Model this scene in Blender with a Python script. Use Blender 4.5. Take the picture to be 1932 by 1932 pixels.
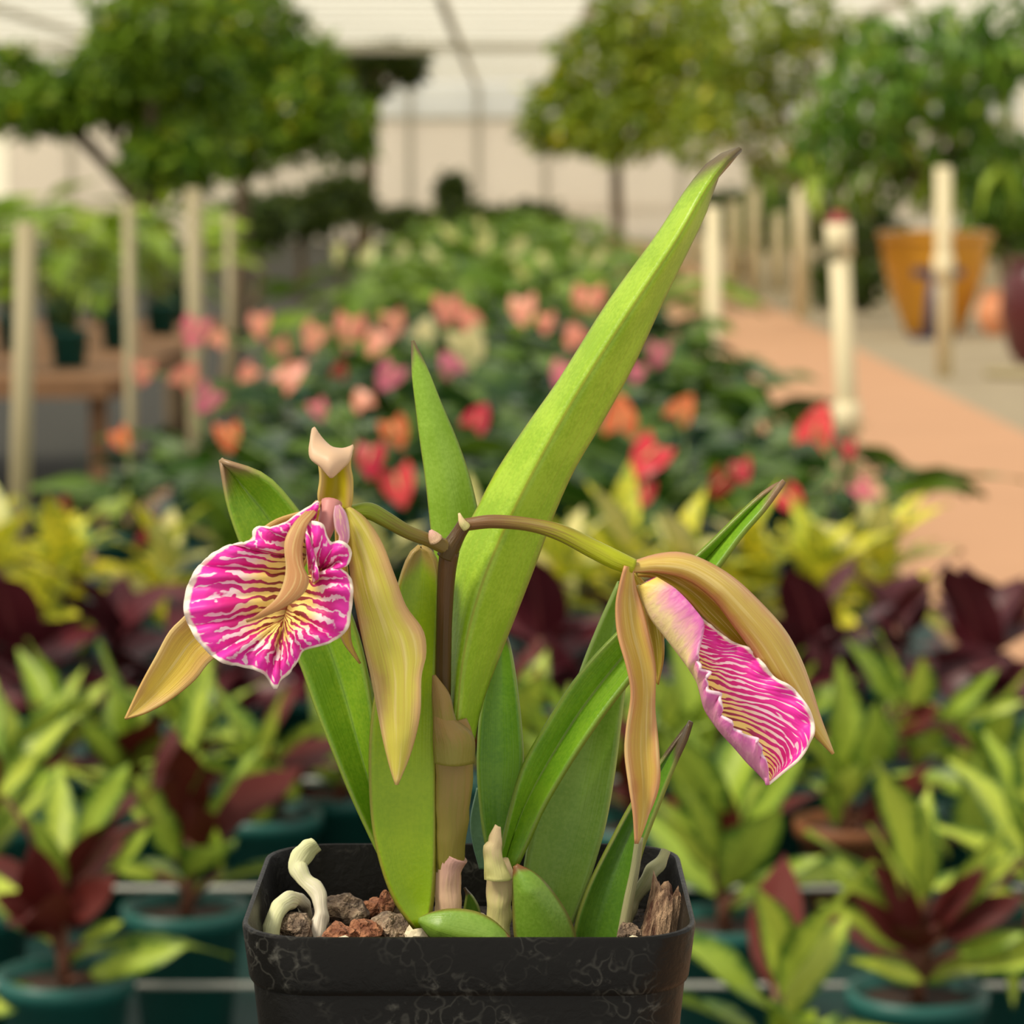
import bpy, bmesh, math, random
from mathutils import Vector, Matrix, noise as mnoise
from mathutils.bvhtree import BVHTree

for o in list(bpy.data.objects):
    bpy.data.objects.remove(o)
sc = bpy.context.scene
COL = sc.collection

# ------------------------------------------------------------------ camera
F = 5700.0                       # focal length in pixels of the 1932 frame
HOR = 330.0                      # pixel row of the horizon
CAM_H = 1.2
PITCH = math.atan((966 - HOR) / F)
cam_d = bpy.data.cameras.new('camera')
cam_d.sensor_width = 36.0
cam_d.lens = 36.0 * F / 1932.0
cam_d.clip_start = 0.02
cam_d.clip_end = 300
cam_d.dof.use_dof = True
cam_d.dof.focus_distance = 0.572
cam_d.dof.aperture_fstop = 29.0
cam = bpy.data.objects.new('camera', cam_d)
COL.objects.link(cam)
cam.location = (0, 0, CAM_H)
cam.rotation_euler = (math.pi / 2 - PITCH, 0, 0)
sc.camera = cam
CP, SP = math.cos(PITCH), math.sin(PITCH)

# ------------------------------------------------------------------ world and sun
world = bpy.data.worlds.new('world')
sc.world = world
world.use_nodes = True
wn = world.node_tree.nodes
bg = wn['Background']
bg.inputs[0].default_value = (1.0, 0.96, 0.88, 1)
bg.inputs[1].default_value = 0.88
sun_d = bpy.data.lights.new('sun', 'SUN')
sun_d.energy = 3.4
sun_d.angle = math.radians(14)
sun_d.color = (1.0, 0.91, 0.74)
sun = bpy.data.objects.new('sun', sun_d)
COL.objects.link(sun)
sun.rotation_euler = Vector((0.72, 0.38, -1.0)).to_track_quat('-Z', 'Y').to_euler()
vs = sc.view_settings
vs.view_transform = 'Standard'
vs.look = 'None'
vs.gamma = 1
vs.use_curve_mapping = False
vs.exposure = 0.0
sc.cycles.use_denoising = True
sc.cycles.max_bounces = 6
sc.cycles.transparent_max_bounces = 8


def P(px, py, d):
    """world point that lies at world depth d (metres along +Y) in pixel direction px, py"""
    a = (px - 966) / F
    b = (966 - py) / F
    dy = CP + b * SP
    dz = -SP + b * CP
    t = d / dy
    return Vector((a * t, d, CAM_H + dz * t))


def D_at(py, z):
    """depth at which the plane of height z is seen at row py"""
    b = (966 - py) / F
    s = (-SP + b * CP) / (CP + b * SP)
    return (z - CAM_H) / s


# ------------------------------------------------------------------ helpers
def s2l(c):
    return c / 12.92 if c <= 0.04045 else ((c + 0.055) / 1.055) ** 2.4


def rgb(r, g, b):
    return (s2l(r / 255), s2l(g / 255), s2l(b / 255), 1.0)


class NT:
    def __init__(self, name):
        self.m = bpy.data.materials.new(name)
        self.m.use_nodes = True
        self.t = self.m.node_tree
        self.n = self.t.nodes
        self.n.clear()
        self.out = self.n.new('ShaderNodeOutputMaterial')

    def link(self, a, b):
        self.t.links.new(a, b)

    def put(self, sock, v):
        if isinstance(v, bpy.types.NodeSocket):
            self.link(v, sock)
        elif isinstance(v, (int, float)):
            sock.default_value = v
        else:
            sock.default_value = tuple(v) if len(sock.default_value) == len(v) else tuple(v)[:len(sock.default_value)]

    def math(self, op, a, b=0.0, c=0.0, clamp=False):
        n = self.n.new('ShaderNodeMath')
        n.operation = op
        n.use_clamp = clamp
        self.put(n.inputs[0], a)
        self.put(n.inputs[1], b)
        self.put(n.inputs[2], c)
        return n.outputs[0]

    def sstep(self, v, a, b):
        n = self.n.new('ShaderNodeMapRange')
        n.interpolation_type = 'SMOOTHSTEP'
        self.put(n.inputs['Value'], v)
        n.inputs['From Min'].default_value = a
        n.inputs['From Max'].default_value = b
        return n.outputs['Result']

    def mix(self, f, a, b, blend='MIX'):
        n = self.n.new('ShaderNodeMix')
        n.data_type = 'RGBA'
        n.blend_type = blend
        self.put(n.inputs[0], f)
        self.put(n.inputs[6], a)
        self.put(n.inputs[7], b)
        return n.outputs[2]

    def noise(self, vec, scale, detail=3.0, rough=0.5, dist=0.0):
        n = self.n.new('ShaderNodeTexNoise')
        if vec is not None:
            self.link(vec, n.inputs['Vector'])
        n.inputs['Scale'].default_value = scale
        n.inputs['Detail'].default_value = detail
        n.inputs['Roughness'].default_value = rough
        n.inputs['Distortion'].default_value = dist
        return n.outputs['Fac']

    def vor(self, vec, scale, feature='F1'):
        n = self.n.new('ShaderNodeTexVoronoi')
        n.feature = feature
        if vec is not None:
            self.link(vec, n.inputs['Vector'])
        n.inputs['Scale'].default_value = scale
        return n.outputs['Distance']

    def uv(self):
        n = self.n.new('ShaderNodeUVMap')
        s = self.n.new('ShaderNodeSeparateXYZ')
        self.link(n.outputs[0], s.inputs[0])
        return n.outputs[0], s.outputs[0], s.outputs[1]

    def comb(self, x, y, z=0.0):
        n = self.n.new('ShaderNodeCombineXYZ')
        self.put(n.inputs[0], x)
        self.put(n.inputs[1], y)
        self.put(n.inputs[2], z)
        return n.outputs[0]

    def obj(self):
        n = self.n.new('ShaderNodeTexCoord')
        return n.outputs['Object']

    def rand(self):
        n = self.n.new('ShaderNodeObjectInfo')
        return n.outputs['Random']

    def attr(self, name):
        n = self.n.new('ShaderNodeAttribute')
        n.attribute_name = name
        return n.outputs['Fac']

    def bump(self, h, strength=0.3, dist=0.001):
        n = self.n.new('ShaderNodeBump')
        n.inputs['Strength'].default_value = strength
        n.inputs['Distance'].default_value = dist
        self.link(h, n.inputs['Height'])
        return n.outputs[0]

    def finish(self, col, rough=0.5, trans=0.0, transcol=None, normal=None, spec=0.5, coat=0.0):
        b = self.n.new('ShaderNodeBsdfPrincipled')
        self.put(b.inputs['Base Color'], col)
        self.put(b.inputs['Roughness'], rough)
        b.inputs['Specular IOR Level'].default_value = spec
        if normal is not None:
            self.link(normal, b.inputs['Normal'])
        if trans > 0:
            tr = self.n.new('ShaderNodeBsdfTranslucent')
            self.put(tr.inputs[0], transcol if transcol is not None else col)
            mx = self.n.new('ShaderNodeMixShader')
            mx.inputs[0].default_value = trans
            self.link(b.outputs[0], mx.inputs[1])
            self.link(tr.outputs[0], mx.inputs[2])
            self.link(mx.outputs[0], self.out.inputs[0])
        else:
            self.link(b.outputs[0], self.out.inputs[0])
        return self.m


def mesh_obj(name, verts, faces, mats, parent=None, smooth=True, uvs=None, fmat=None, sharp=None):
    me = bpy.data.meshes.new(name)
    me.from_pydata([tuple(v) for v in verts], [], faces)
    if uvs is not None:
        ul = me.uv_layers.new(name='UVMap')
        for l in me.loops:
            ul.data[l.index].uv = uvs[l.vertex_index]
    for m in (mats if isinstance(mats, (list, tuple)) else [mats]):
        me.materials.append(m)
    for i, p in enumerate(me.polygons):
        p.use_smooth = smooth
        if fmat:
            p.material_index = fmat[i]
    me.update()
    if sharp:
        me.set_sharp_from_angle(angle=math.radians(sharp))
    return link(name, me, parent)


def link(name, me, parent=None):
    o = bpy.data.objects.new(name, me)
    COL.objects.link(o)
    if parent is not None:
        o.parent = parent
    return o


def empty(name, loc=(0, 0, 0), rz=0.0):
    o = bpy.data.objects.new(name, None)
    COL.objects.link(o)
    o.location = loc
    o.rotation_euler = (0, 0, rz)
    o.empty_display_size = 0.02
    return o


def tag(o, label, cat, group=None, kind=None):
    o['label'] = label
    o['category'] = cat
    if group:
        o['group'] = group
    if kind:
        o['kind'] = kind
    return o


def struct(o):
    o['kind'] = 'structure'
    return o


def rebase(root_loc, o):
    """keep a world-built mesh in place under a root that stands at root_loc"""
    o.matrix_parent_inverse = Matrix.Translation(Vector(root_loc)).inverted()


def catmull(pts, n):
    """n samples of a Catmull-Rom curve through pts, even in point index"""
    k = len(pts)
    out = []
    for i in range(n):
        t = i / (n - 1) * (k - 1)
        j = min(int(t), k - 2)
        f = t - j
        p1, p2 = pts[j], pts[j + 1]
        p0 = pts[j - 1] if j > 0 else p1 * 2 - p2
        p3 = pts[j + 2] if j + 2 < k else p2 * 2 - p1
        out.append(0.5 * ((2 * p1) + (p2 - p0) * f + (2 * p0 - 5 * p1 + 4 * p2 - p3) * f * f
                          + (3 * p1 - p0 - 3 * p2 + p3) * f ** 3))
    return out


def even(pts, n):
    """n samples even in length along the smooth curve through pts"""
    fine = catmull(pts, max(80, 12 * len(pts)))
    L = [0.0]
    for a, b in zip(fine, fine[1:]):
        L.append(L[-1] + (b - a).length)
    out = []
    j = 0
    for i in range(n):
        t = L[-1] * i / (n - 1)
        while j < len(L) - 2 and L[j + 1] < t:
            j += 1
        f = (t - L[j]) / max(1e-9, L[j + 1] - L[j])
        out.append(fine[j].lerp(fine[j + 1], f))
    return out


YC = 0.568                       # depth of the orchid's middle


def S(px, py, off=0.0):
    """point of the orchid: pixel and offset in cm behind the pot's middle"""
    return P(px, py, YC + off / 100)


def tube_data(pts, rads, n=12, samples=None, flat=1.0, cap=True):
    k = len(pts)
    if samples:
        P3 = catmull(pts, samples)
        rr = catmull([Vector((r, 0, 0)) for r in rads], samples)
        rads = [max(1e-5, v.x) for v in rr]
        pts = P3
        k = samples
    verts, faces, uvs = [], [], []
    up = Vector((0, -1, 0.2))
    for i in range(k):
        t = (pts[min(i + 1, k - 1)] - pts[max(i - 1, 0)]).normalized()
        s = t.cross(up)
        if s.length < 1e-4:
            s = t.cross(Vector((1, 0, 0)))
        s.normalize()
        u = s.cross(t).normalized()
        for j in range(n):
            a = 2 * math.pi * j / n
            verts.append(pts[i] + rads[i] * (math.cos(a) * s + flat * math.sin(a) * u))
            uvs.append((j / n, i / (k - 1)))
    for i in range(k - 1):
        for j in range(n):
            a, b = i * n + j, i * n + (j + 1) % n
            faces.append((a, b, b + n, a + n))
    if cap:
        faces.append(tuple(range(n - 1, -1, -1)))
        faces.append(tuple((k - 1) * n + j for j in range(n)))
    return verts, faces, uvs


def join(parts):
    V, Fc, U = [], [], []
    for v, f, u in parts:
        o = len(V)
        V += list(v)
        Fc += [tuple(i + o for i in q) for q in f]
        U += list(u)
    return V, Fc, U


def box_data(x0, x1, y0, y1, z0, z1):
    v = [Vector((x, y, z)) for z in (z0, z1) for y in (y0, y1) for x in (x0, x1)]
    f = [(0, 2, 3, 1), (4, 5, 7, 6), (0, 1, 5, 4), (2, 6, 7, 3), (0, 4, 6, 2), (1, 3, 7, 5)]
    return v, f, [(0, 0)] * 8


def box(name, b, m, parent=None):
    v, f, u = box_data(*b)
    return mesh_obj(name, v, f, m, parent, smooth=False)


# ------------------------------------------------------------------ materials
def mat_plain(name, col, rough=0.6, var=0.15, scale=8.0, bump=0.0, spec=0.4):
    t = NT(name)
    n = t.noise(t.obj(), scale, 4)
    c = t.mix(n, tuple(x * (1 - var) for x in col[:3]) + (1,), tuple(min(1, x * (1 + var)) for x in col[:3]) + (1,))
    nb = t.bump(n, bump, 0.01) if bump else None
    return t.finish(c, rough, normal=nb, spec=spec)


def mat_leaf(name, c1, c2, tip=None, edge=None, rib=None, rough=0.38, trans=0.13, tipat=0.95, edgeat=0.93, spec=0.45,
             speck=1.0, half=None):
    t = NT(name)
    _, u, v = t.uv()
    n1 = t.noise(t.obj(), 90, 3)
    n2 = t.noise(t.obj(), 1400, 2)
    f = t.math('ADD', t.math('MULTIPLY', n1, 1.0), t.math('MULTIPLY', t.math('SUBTRACT', n2, 0.5), 0.55 * speck))
    c = t.mix(t.sstep(f, 0.3, 0.7), c1, c2)
    au = t.math('ABSOLUTE', t.math('SUBTRACT', t.math('MULTIPLY', u, 2.0), 1.0))
    st = t.noise(t.comb(t.math('MULTIPLY', u, 34.0), t.math('MULTIPLY', v, 1.2)), 1.0, 2)
    c = t.mix(t.math('MULTIPLY', t.sstep(st, 0.45, 0.75), 0.16), c, rib or c1)
    if half:
        c = t.mix(t.math('MULTIPLY', t.sstep(u, 0.47, 0.53), half[1]), c, half[0])
    if rib:
        c = t.mix(t.math('MULTIPLY', t.math('SUBTRACT', 1.0, t.sstep(au, 0.0, 0.055)), 0.6), c, rib)
    if edge:
        c = t.mix(t.math('MULTIPLY', t.sstep(au, edgeat, 1.0), 0.6), c, edge)
    if tip:
        ff = t.math('ADD', v, t.math('MULTIPLY', t.math('SUBTRACT', au, 0.4), 0.05))
        c = t.mix(t.math('MULTIPLY', t.sstep(ff, tipat - 0.04, tipat + 0.03), 0.85), c, tip)
    nb = t.bump(t.math('ADD', n2, t.math('MULTIPLY', st, 1.5)), 0.12, 0.0006)
    return t.finish(c, rough, trans, None, nb, spec)


def mat_sepal(name, mid, edge, stain, trans=0.25):
    t = NT(name)
    _, u, v = t.uv()
    au = t.math('ABSOLUTE', t.math('SUBTRACT', t.math('MULTIPLY', u, 2.0), 1.0))
    st = t.noise(t.comb(t.math('MULTIPLY', u, 38.0), t.math('MULTIPLY', v, 2.4)), 1.0, 3)
    hi = t.noise(t.comb(t.math('MULTIPLY', u, 7.0), t.math('MULTIPLY', v, 2.2), 5.0), 1.0, 2)
    n1 = t.noise(t.obj(), 110, 3)
    e = t.math('ADD', au, t.math('MULTIPLY', t.math('SUBTRACT', n1, 0.5), 0.9))
    c = t.mix(t.sstep(e, 0.45, 1.0), mid, edge)
    c = t.mix(t.math('MULTIPLY', t.sstep(hi, 0.5, 0.68), 0.55), c, rgb(244, 226, 156))  # pale cream highlights painted into the blade colour
    c = t.mix(t.math('MULTIPLY', t.sstep(st, 0.48, 0.7), 0.45), c, stain)
    c = t.mix(t.math('MULTIPLY', t.sstep(n1, 0.55, 0.75), 0.35), c, stain)
    c = t.mix(t.math('MULTIPLY', t.sstep(v, 0.93, 1.0), 0.6), c, edge)
    nb = t.bump(st, 0.25, 0.0006)
    return t.finish(c, 0.42, trans, None, nb, 0.4)


def mat_lip(name, fu=60.0, fv=1.7, rim=(0.93, 0.96), thr_u=None):
    t = NT(name)
    _, u, v = t.uv()
    wob = t.noise(t.comb(t.math('MULTIPLY', u, 11.0), t.math('MULTIPLY', v, 2.4)), 1.0, 3)
    wob2 = t.noise(t.comb(t.math('MULTIPLY', u, 34.0), t.math('MULTIPLY', v, 5.0), 7.0), 1.0, 2)
    ph = t.math('ADD', t.math('MULTIPLY', u, fu * 6.2832), t.math('MULTIPLY', t.math('SUBTRACT', wob, 0.5), 16.0))
    ph = t.math('ADD', ph, t.math('MULTIPLY', t.math('SUBTRACT', wob2, 0.5), 7.0))
    s1 = t.math('ADD', t.math('MULTIPLY', t.math('SINE', ph), 0.5), 0.5)
    fl_ = t.noise(t.comb(t.math('MULTIPLY', u, fu * 1.5), t.math('MULTIPLY', v, fv * 4.5), 3.0), 1.0, 2.5)
    big = t.noise(t.comb(t.math('MULTIPLY', u, 7.0), t.math('MULTIPLY', v, 1.8), 12.0), 1.0, 2)
    bias = t.math('SUBTRACT', t.math('MULTIPLY', t.sstep(v, 0.42, 0.9), 0.5), t.math('MULTIPLY', t.math('SUBTRACT', 1.0, t.sstep(v, 0.25, 0.5)), 0.16))
    bias = t.math('ADD', bias, t.math('MULTIPLY', t.math('SUBTRACT', big, 0.5), 0.3))
    bias = t.math('ADD', bias, t.math('MULTIPLY', t.math('SUBTRACT', fl_, 0.5), 1.6))
    s = t.math('ADD', s1, bias)
    k = t.sstep(s, 0.40, 0.60)
    pale = t.mix(t.sstep(v, 0.3, 0.62), rgb(255, 226, 128), rgb(255, 226, 236))
    dark = t.mix(t.sstep(v, 0.2, 0.5), rgb(140, 58, 46), rgb(218, 34, 132))
    dark = t.mix(t.sstep(v, 0.55, 0.9), dark, rgb(246, 62, 188))
    c = t.mix(k, pale, dark)
    thr = t.math('SUBTRACT', 1.0, t.sstep(v, 0.02, 0.16))
    c = t.mix(t.math('MULTIPLY', thr, 0.7), c, rgb(132, 72, 36))
    if thr_u:
        th2 = t.math('MULTIPLY', t.math('SUBTRACT', 1.0, t.sstep(v, 0.12, 0.42)), t.sstep(u, *thr_u))
        c = t.mix(t.math('MULTIPLY', th2, 0.9), c, rgb(96, 50, 26))
    edge = t.math('ADD', v, t.math('MULTIPLY', t.math('SUBTRACT', fl_, 0.5), 0.08))
    c = t.mix(t.sstep(edge, *rim), c, rgb(255, 242, 226))
    nb = t.bump(s1, 0.22, 0.0006)
    return t.finish(c, 0.45, 0.22, None, nb, 0.35)


def mat_lip_outer(name):
    t = NT(name)
    _, u, v = t.uv()
    st = t.noise(t.comb(t.math('MULTIPLY', u, 60.0), t.math('MULTIPLY', v, 3.0)), 1.0, 2)
    rim = t.math('ADD', v, t.math('MULTIPLY', t.math('SUBTRACT', st, 0.5), 0.5))
    base = t.mix(t.sstep(u, 0.3, 0.5), rgb(246, 226, 168), rgb(226, 150, 186))
    c = t.mix(t.sstep(rim, 0.35, 0.95), base, rgb(222, 112, 186))
    c = t.mix(t.math('MULTIPLY', t.sstep(st, 0.45, 0.7), 0.35), c, rgb(250, 206, 206))
    c = t.mix(t.math('MULTIPLY', t.sstep(v, 0.88, 0.98), t.sstep(u, 0.2, 0.35)), c, rgb(252, 226, 236))
    base2 = t.sstep(u, 0.0, 0.08)
    c = t.mix(base2, rgb(236, 214, 110), c)
    nb = t.bump(st, 0.3, 0.0008)
    return t.finish(c, 0.45, 0.25, None, nb, 0.35)


M = {}
M['leaf_tall'] = mat_leaf('leaf_tall', rgb(140, 178, 30), rgb(166, 200, 52), tip=rgb(92, 52, 60), edge=rgb(150, 130, 60),
                          rib=rgb(150, 140, 20), tipat=0.945)
M['leaf_mid'] = mat_leaf('leaf_mid', rgb(132, 172, 44), rgb(152, 190, 66), tip=rgb(110, 72, 70), edge=rgb(140, 120, 60),
                         tipat=0.96)
M['leaf_front'] = mat_leaf('leaf_front', rgb(136, 170, 6), rgb(152, 182, 16), tip=rgb(172, 140, 80), edge=rgb(160, 140, 60),
                           tipat=0.95)
M['leaf_left'] = mat_leaf('leaf_left', rgb(112, 158, 26), rgb(138, 176, 38), tip=rgb(160, 120, 100), edge=rgb(156, 170, 70),
                          rib=rgb(90, 130, 20), tipat=0.97)
M['leaf_deep'] = mat_leaf('leaf_deep', rgb(88, 140, 14), rgb(108, 156, 24), tip=rgb(92, 62, 50), edge=rgb(160, 180, 90),
                          tipat=0.95)
M['leaf_arch'] = mat_leaf('leaf_arch', rgb(104, 154, 26), rgb(126, 172, 34), tip=rgb(140, 100, 84), edge=rgb(120, 130, 40),
                          rib=rgb(110, 90, 20), tipat=0.965)
M['leaf_back'] = mat_leaf('leaf_back', rgb(122, 164, 44), rgb(142, 180, 66), edge=rgb(176, 196, 110))
M['leaf_dark'] = mat_leaf('leaf_dark', rgb(74, 118, 22), rgb(90, 134, 30), tip=rgb(84, 48, 44), edge=rgb(150, 150, 70),
                          tipat=0.86)
M['leaf_young'] = mat_leaf('leaf_young', rgb(110, 150, 42), rgb(130, 166, 60), tip=rgb(136, 70, 56), edge=rgb(130, 80, 56),
                           tipat=0.93, edgeat=0.82)
M['leaf_blue'] = mat_leaf('leaf_blue', rgb(110, 150, 120), rgb(124, 164, 134))
M['sepal'] = mat_sepal('sepal', rgb(216, 206, 84), rgb(216, 176, 122), rgb(198, 160, 84))
M['sepal_gold'] = mat_sepal('sepal_gold', rgb(222, 194, 74), rgb(212, 172, 100), rgb(188, 146, 70))
M['sepal_tan'] = mat_sepal('sepal_tan', rgb(216, 188, 92), rgb(214, 160, 112), rgb(196, 146, 84))
M['petal_olive'] = mat_sepal('petal_olive', rgb(178, 160, 40), rgb(198, 160, 70), rgb(160, 140, 40))
M['petal_tan'] = mat_sepal('petal_tan', rgb(200, 146, 92), rgb(210, 164, 108), rgb(184, 128, 82))
t = NT('hood')
_, u, v = t.uv()
au = t.math('ABSOLUTE', t.math('SUBTRACT', t.math('MULTIPLY', u, 2.0), 1.0))
c = t.mix(t.sstep(au, 0.55, 0.95), rgb(176, 162, 22), rgb(206, 176, 100))
c = t.mix(t.sstep(v, 0.5, 0.56), c, rgb(220, 186, 152))
M['hood'] = t.finish(c, 0.45, 0.2, None, None, 0.35)
M['lip'] = mat_lip('lip', thr_u=(0.70, 0.78))
M['lip2'] = mat_lip('lip2', 44.0, 1.5, (0.955, 0.985))
M['lip_outer'] = mat_lip_outer('lip_outer')
M['lobe'] = mat_sepal('lobe', rgb(206, 138, 170), rgb(244, 214, 220), rgb(186, 104, 150))
M['column'] = mat_plain('column', rgb(196, 132, 128), 0.5, 0.2, 300)


def mat_stem(name, a, b, sheen=0.35):
    t = NT(name)
    _, u, v = t.uv()
    st = t.noise(t.comb(t.math('MULTIPLY', u, 18.0), t.math('MULTIPLY', v, 3.0)), 1.0, 3)
    f = t.math('ADD', v, t.math('MULTIPLY', t.math('SUBTRACT', st, 0.5), 0.7))
    c = t.mix(t.sstep(f, 0.15, 0.85), a, b)
    return t.finish(c, 0.45, 0, None, t.bump(st, 0.3, 0.0008), 0.3)


M['stem'] = mat_stem('stem', rgb(70, 52, 8), rgb(78, 52, 20))
M['stalk'] = mat_stem('stalk', rgb(112, 80, 44), rgb(156, 162, 20))
M['stalk_left'] = mat_stem('stalk_left', rgb(112, 92, 40), rgb(126, 146, 28))
M['sheath'] = mat_stem('sheath', rgb(128, 120, 48), rgb(146, 118, 66))
M['papery'] = mat_stem('papery', rgb(226, 190, 152), rgb(206, 160, 146))
M['stub'] = mat_stem('stub', rgb(206, 202, 128), rgb(222, 196, 150))
M['root'] = mat_stem('root', rgb(214, 216, 164), rgb(220, 210, 190))
M['root_grey'] = mat_stem('root_grey', rgb(142, 142, 104), rgb(160, 156, 116))

# black plastic with pale water marks
t = NT('pot_plastic')
oc = t.obj()
w1 = t.noise(oc, 330, 4, 0.62, 0.4)
wp = t.n.new('ShaderNodeVectorMath')
wp.operation = 'ADD'
nz = t.n.new('ShaderNodeTexNoise')
nz.inputs['Scale'].default_value = 170
t.link(oc, nz.inputs['Vector'])
sc2 = t.n.new('ShaderNodeVectorMath')
sc2.operation = 'SCALE'
sc2.inputs['Scale'].default_value = 0.006
t.link(nz.outputs['Color'], sc2.inputs[0])
t.link(oc, wp.inputs[0])
t.link(sc2.outputs[0], wp.inputs[1])
w2 = t.vor(wp.outputs[0], 260)
w3 = t.noise(oc, 75, 3)
ring = t.math('MULTIPLY', t.sstep(w2, 0.40, 0.47), t.math('SUBTRACT', 1.0, t.sstep(w2, 0.49, 0.56)))
mk = t.math('MULTIPLY', t.math('ADD', t.sstep(w1, 0.56, 0.76), t.math('MULTIPLY', ring, 0.35)), t.sstep(w3, 0.42, 0.66))
c = t.mix(t.math('MULTIPLY', mk, 0.34), rgb(19, 18, 16), rgb(130, 128, 118))
nb = t.bump(w1, 0.3, 0.0009)
M['pot'] = t.finish(c, 0.42, normal=nb, spec=0.16)

t = NT('lava')
oc = t.obj()
a1 = t.noise(oc, 160, 5, 0.65)
a2 = t.noise(oc, 620, 4)
c = t.mix(t.sstep(a1, 0.35, 0.65), rgb(86, 70, 58), rgb(168, 142, 116))
c = t.mix(t.math('MULTIPLY', t.sstep(a2, 0.5, 0.7), 0.5), c, rgb(196, 176, 150))
M['stone_grey'] = t.finish(c, 0.85, normal=t.bump(t.math('ADD', a1, a2), 0.9, 0.0025))
t = NT('lava_red')
oc = t.obj()
a1 = t.noise(oc, 170, 5, 0.65)
a2 = t.noise(oc, 620, 4)
c = t.mix(t.sstep(a1, 0.35, 0.65), rgb(112, 62, 38), rgb(190, 130, 92))
M['stone_red'] = t.finish(c, 0.85, normal=t.bump(t.math('ADD', a1, a2), 0.9, 0.0025))
M['stone_white'] = mat_plain('stone_white', rgb(232, 218, 186), 0.7, 0.1, 200)
t = NT('bark')
oc = t.obj()
mp = t.n.new('ShaderNodeMapping')
mp.inputs['Scale'].default_value = (1, 1, 0.13)
t.link(oc, mp.inputs[0])
a1 = t.noise(mp.outputs[0], 480, 5, 0.65)
c = t.mix(t.sstep(a1, 0.36, 0.64), rgb(84, 50, 34), rgb(184, 152, 120))
M['bark'] = t.finish(c, 0.85, normal=t.bump(a1, 0.9, 0.003))
M['soil'] = mat_plain('soil', rgb(46, 36, 28), 0.9, 0.4, 220, 0.8)


# ------------------------------------------------------------------ background materials
def mat_bgleaf(name, c1, c2, edge=None, edgeat=(0.3, 0.8), rough=0.4, trans=0.25, rib=None, blotch=None):
    t = NT(name)
    _, u, v = t.uv()
    au = t.math('ABSOLUTE', t.math('SUBTRACT', t.math('MULTIPLY', u, 2.0), 1.0))
    r = t.rand()
    c = t.mix(r, c1, c2)
    if edge:
        f = t.noise(t.comb(t.math('MULTIPLY', u, 3.0), t.math('ADD', t.math('MULTIPLY', v, 16.0), t.math('MULTIPLY', r, 40.0))), 1.0, 2)
        f = t.math('ADD', au, t.math('MULTIPLY', t.math('SUBTRACT', f, 0.5), 1.2))
        c = t.mix(t.sstep(f, *edgeat), c, edge)
    if blotch:
        f = t.noise(t.comb(t.math('MULTIPLY', u, 4.0), t.math('ADD', t.math('MULTIPLY', v, 7.0), t.math('MULTIPLY', r, 60.0))), 1.0, 3)
        c = t.mix(t.sstep(f, 0.48, 0.6), c, blotch)
    if rib:
        c = t.mix(t.math('MULTIPLY', t.math('SUBTRACT', 1.0, t.sstep(au, 0.02, 0.12)), 0.8), c, rib)
    return t.finish(c, rough, trans, None, None, 0.28)


B = {}
B['lime'] = mat_bgleaf('lime_variegated', rgb(186, 200, 76), rgb(150, 176, 60), edge=rgb(74, 110, 36), edgeat=(0.4, 0.95))
B['maroon'] = mat_bgleaf('maroon_leaf', rgb(74, 20, 18), rgb(96, 34, 26), trans=0.15, rough=0.6)
B['burgundy'] = mat_bgleaf('burgundy_leaf', rgb(70, 26, 34), rgb(88, 34, 40), rib=rgb(120, 62, 62), trans=0.12)
B['magenta'] = mat_bgleaf('magenta_leaf', rgb(160, 44, 84), rgb(190, 80, 110))
B['croton'] = mat_bgleaf('croton_leaf', rgb(240, 222, 60), rgb(200, 204, 66), blotch=rgb(120, 146, 50))
B['cream'] = mat_bgleaf('cream_leaf', rgb(222, 210, 140), rgb(196, 196, 110), edge=rgb(112, 142, 62), edgeat=(0.6, 1.1))
B['anth'] = mat_bgleaf('anthurium_leaf', rgb(42, 74, 14), rgb(88, 116, 30), rib=rgb(110, 136, 60), rough=0.3)
B['anth2'] = mat_bgleaf('anthurium_leaf_dark', rgb(32, 60, 28), rgb(50, 80, 36), rough=0.3)
B['peace'] = mat_bgleaf('peace_lily_leaf', rgb(70, 106, 16), rgb(126, 152, 44), rough=0.4)
B['peace_spathe'] = mat_bgleaf('peace_lily_spathe', rgb(214, 214, 150), rgb(196, 200, 110))
B['broad'] = mat_bgleaf('broad_leaf', rgb(96, 132, 24), rgb(156, 176, 54), rough=0.4)
B['ficus'] = mat_bgleaf('drooping_leaf', rgb(84, 124, 34), rgb(170, 194, 70), rough=0.35)
B['teal'] = mat_plain('teal_plastic', rgb(24, 84, 76), 0.45, 0.12, 20)
B['teal_dark'] = mat_plain('teal_sheet', rgb(18, 52, 48), 0.6, 0.2, 12)
B['terra'] = mat_plain('brown_pot', rgb(122, 74, 40), 0.6, 0.2, 30)
B['soil'] = mat_plain('potting_soil', rgb(52, 36, 26), 0.9, 0.3, 80)
B['cane'] = mat_plain('plant_stem', rgb(110, 70, 52), 0.6, 0.2, 60)
B['greencane'] = mat_plain('green_stem', rgb(104, 128, 60), 0.5, 0.2, 60)
B['pvc'] = mat_plain('pvc', rgb(222, 208, 168), 0.45, 0.06, 6)
B['pvc_shade_tan'] = mat_plain('pvc_shade_tan', rgb(164, 152, 116), 0.5, 0.1, 6)  # tan copy of the PVC, shade on the aisle posts put into its colour
B['redcap'] = mat_plain('red_cap', rgb(140, 52, 48), 0.5)
B['wire'] = mat_plain('galvanised_wire', rgb(170, 170, 160), 0.4, 0.1, 40)
B['wood'] = mat_plain('bench_wood', rgb(134, 98, 66), 0.7, 0.25, 20)
B['path'] = mat_plain('path_earth', rgb(186, 142, 107), 0.9, 0.08, 1.5)
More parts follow.
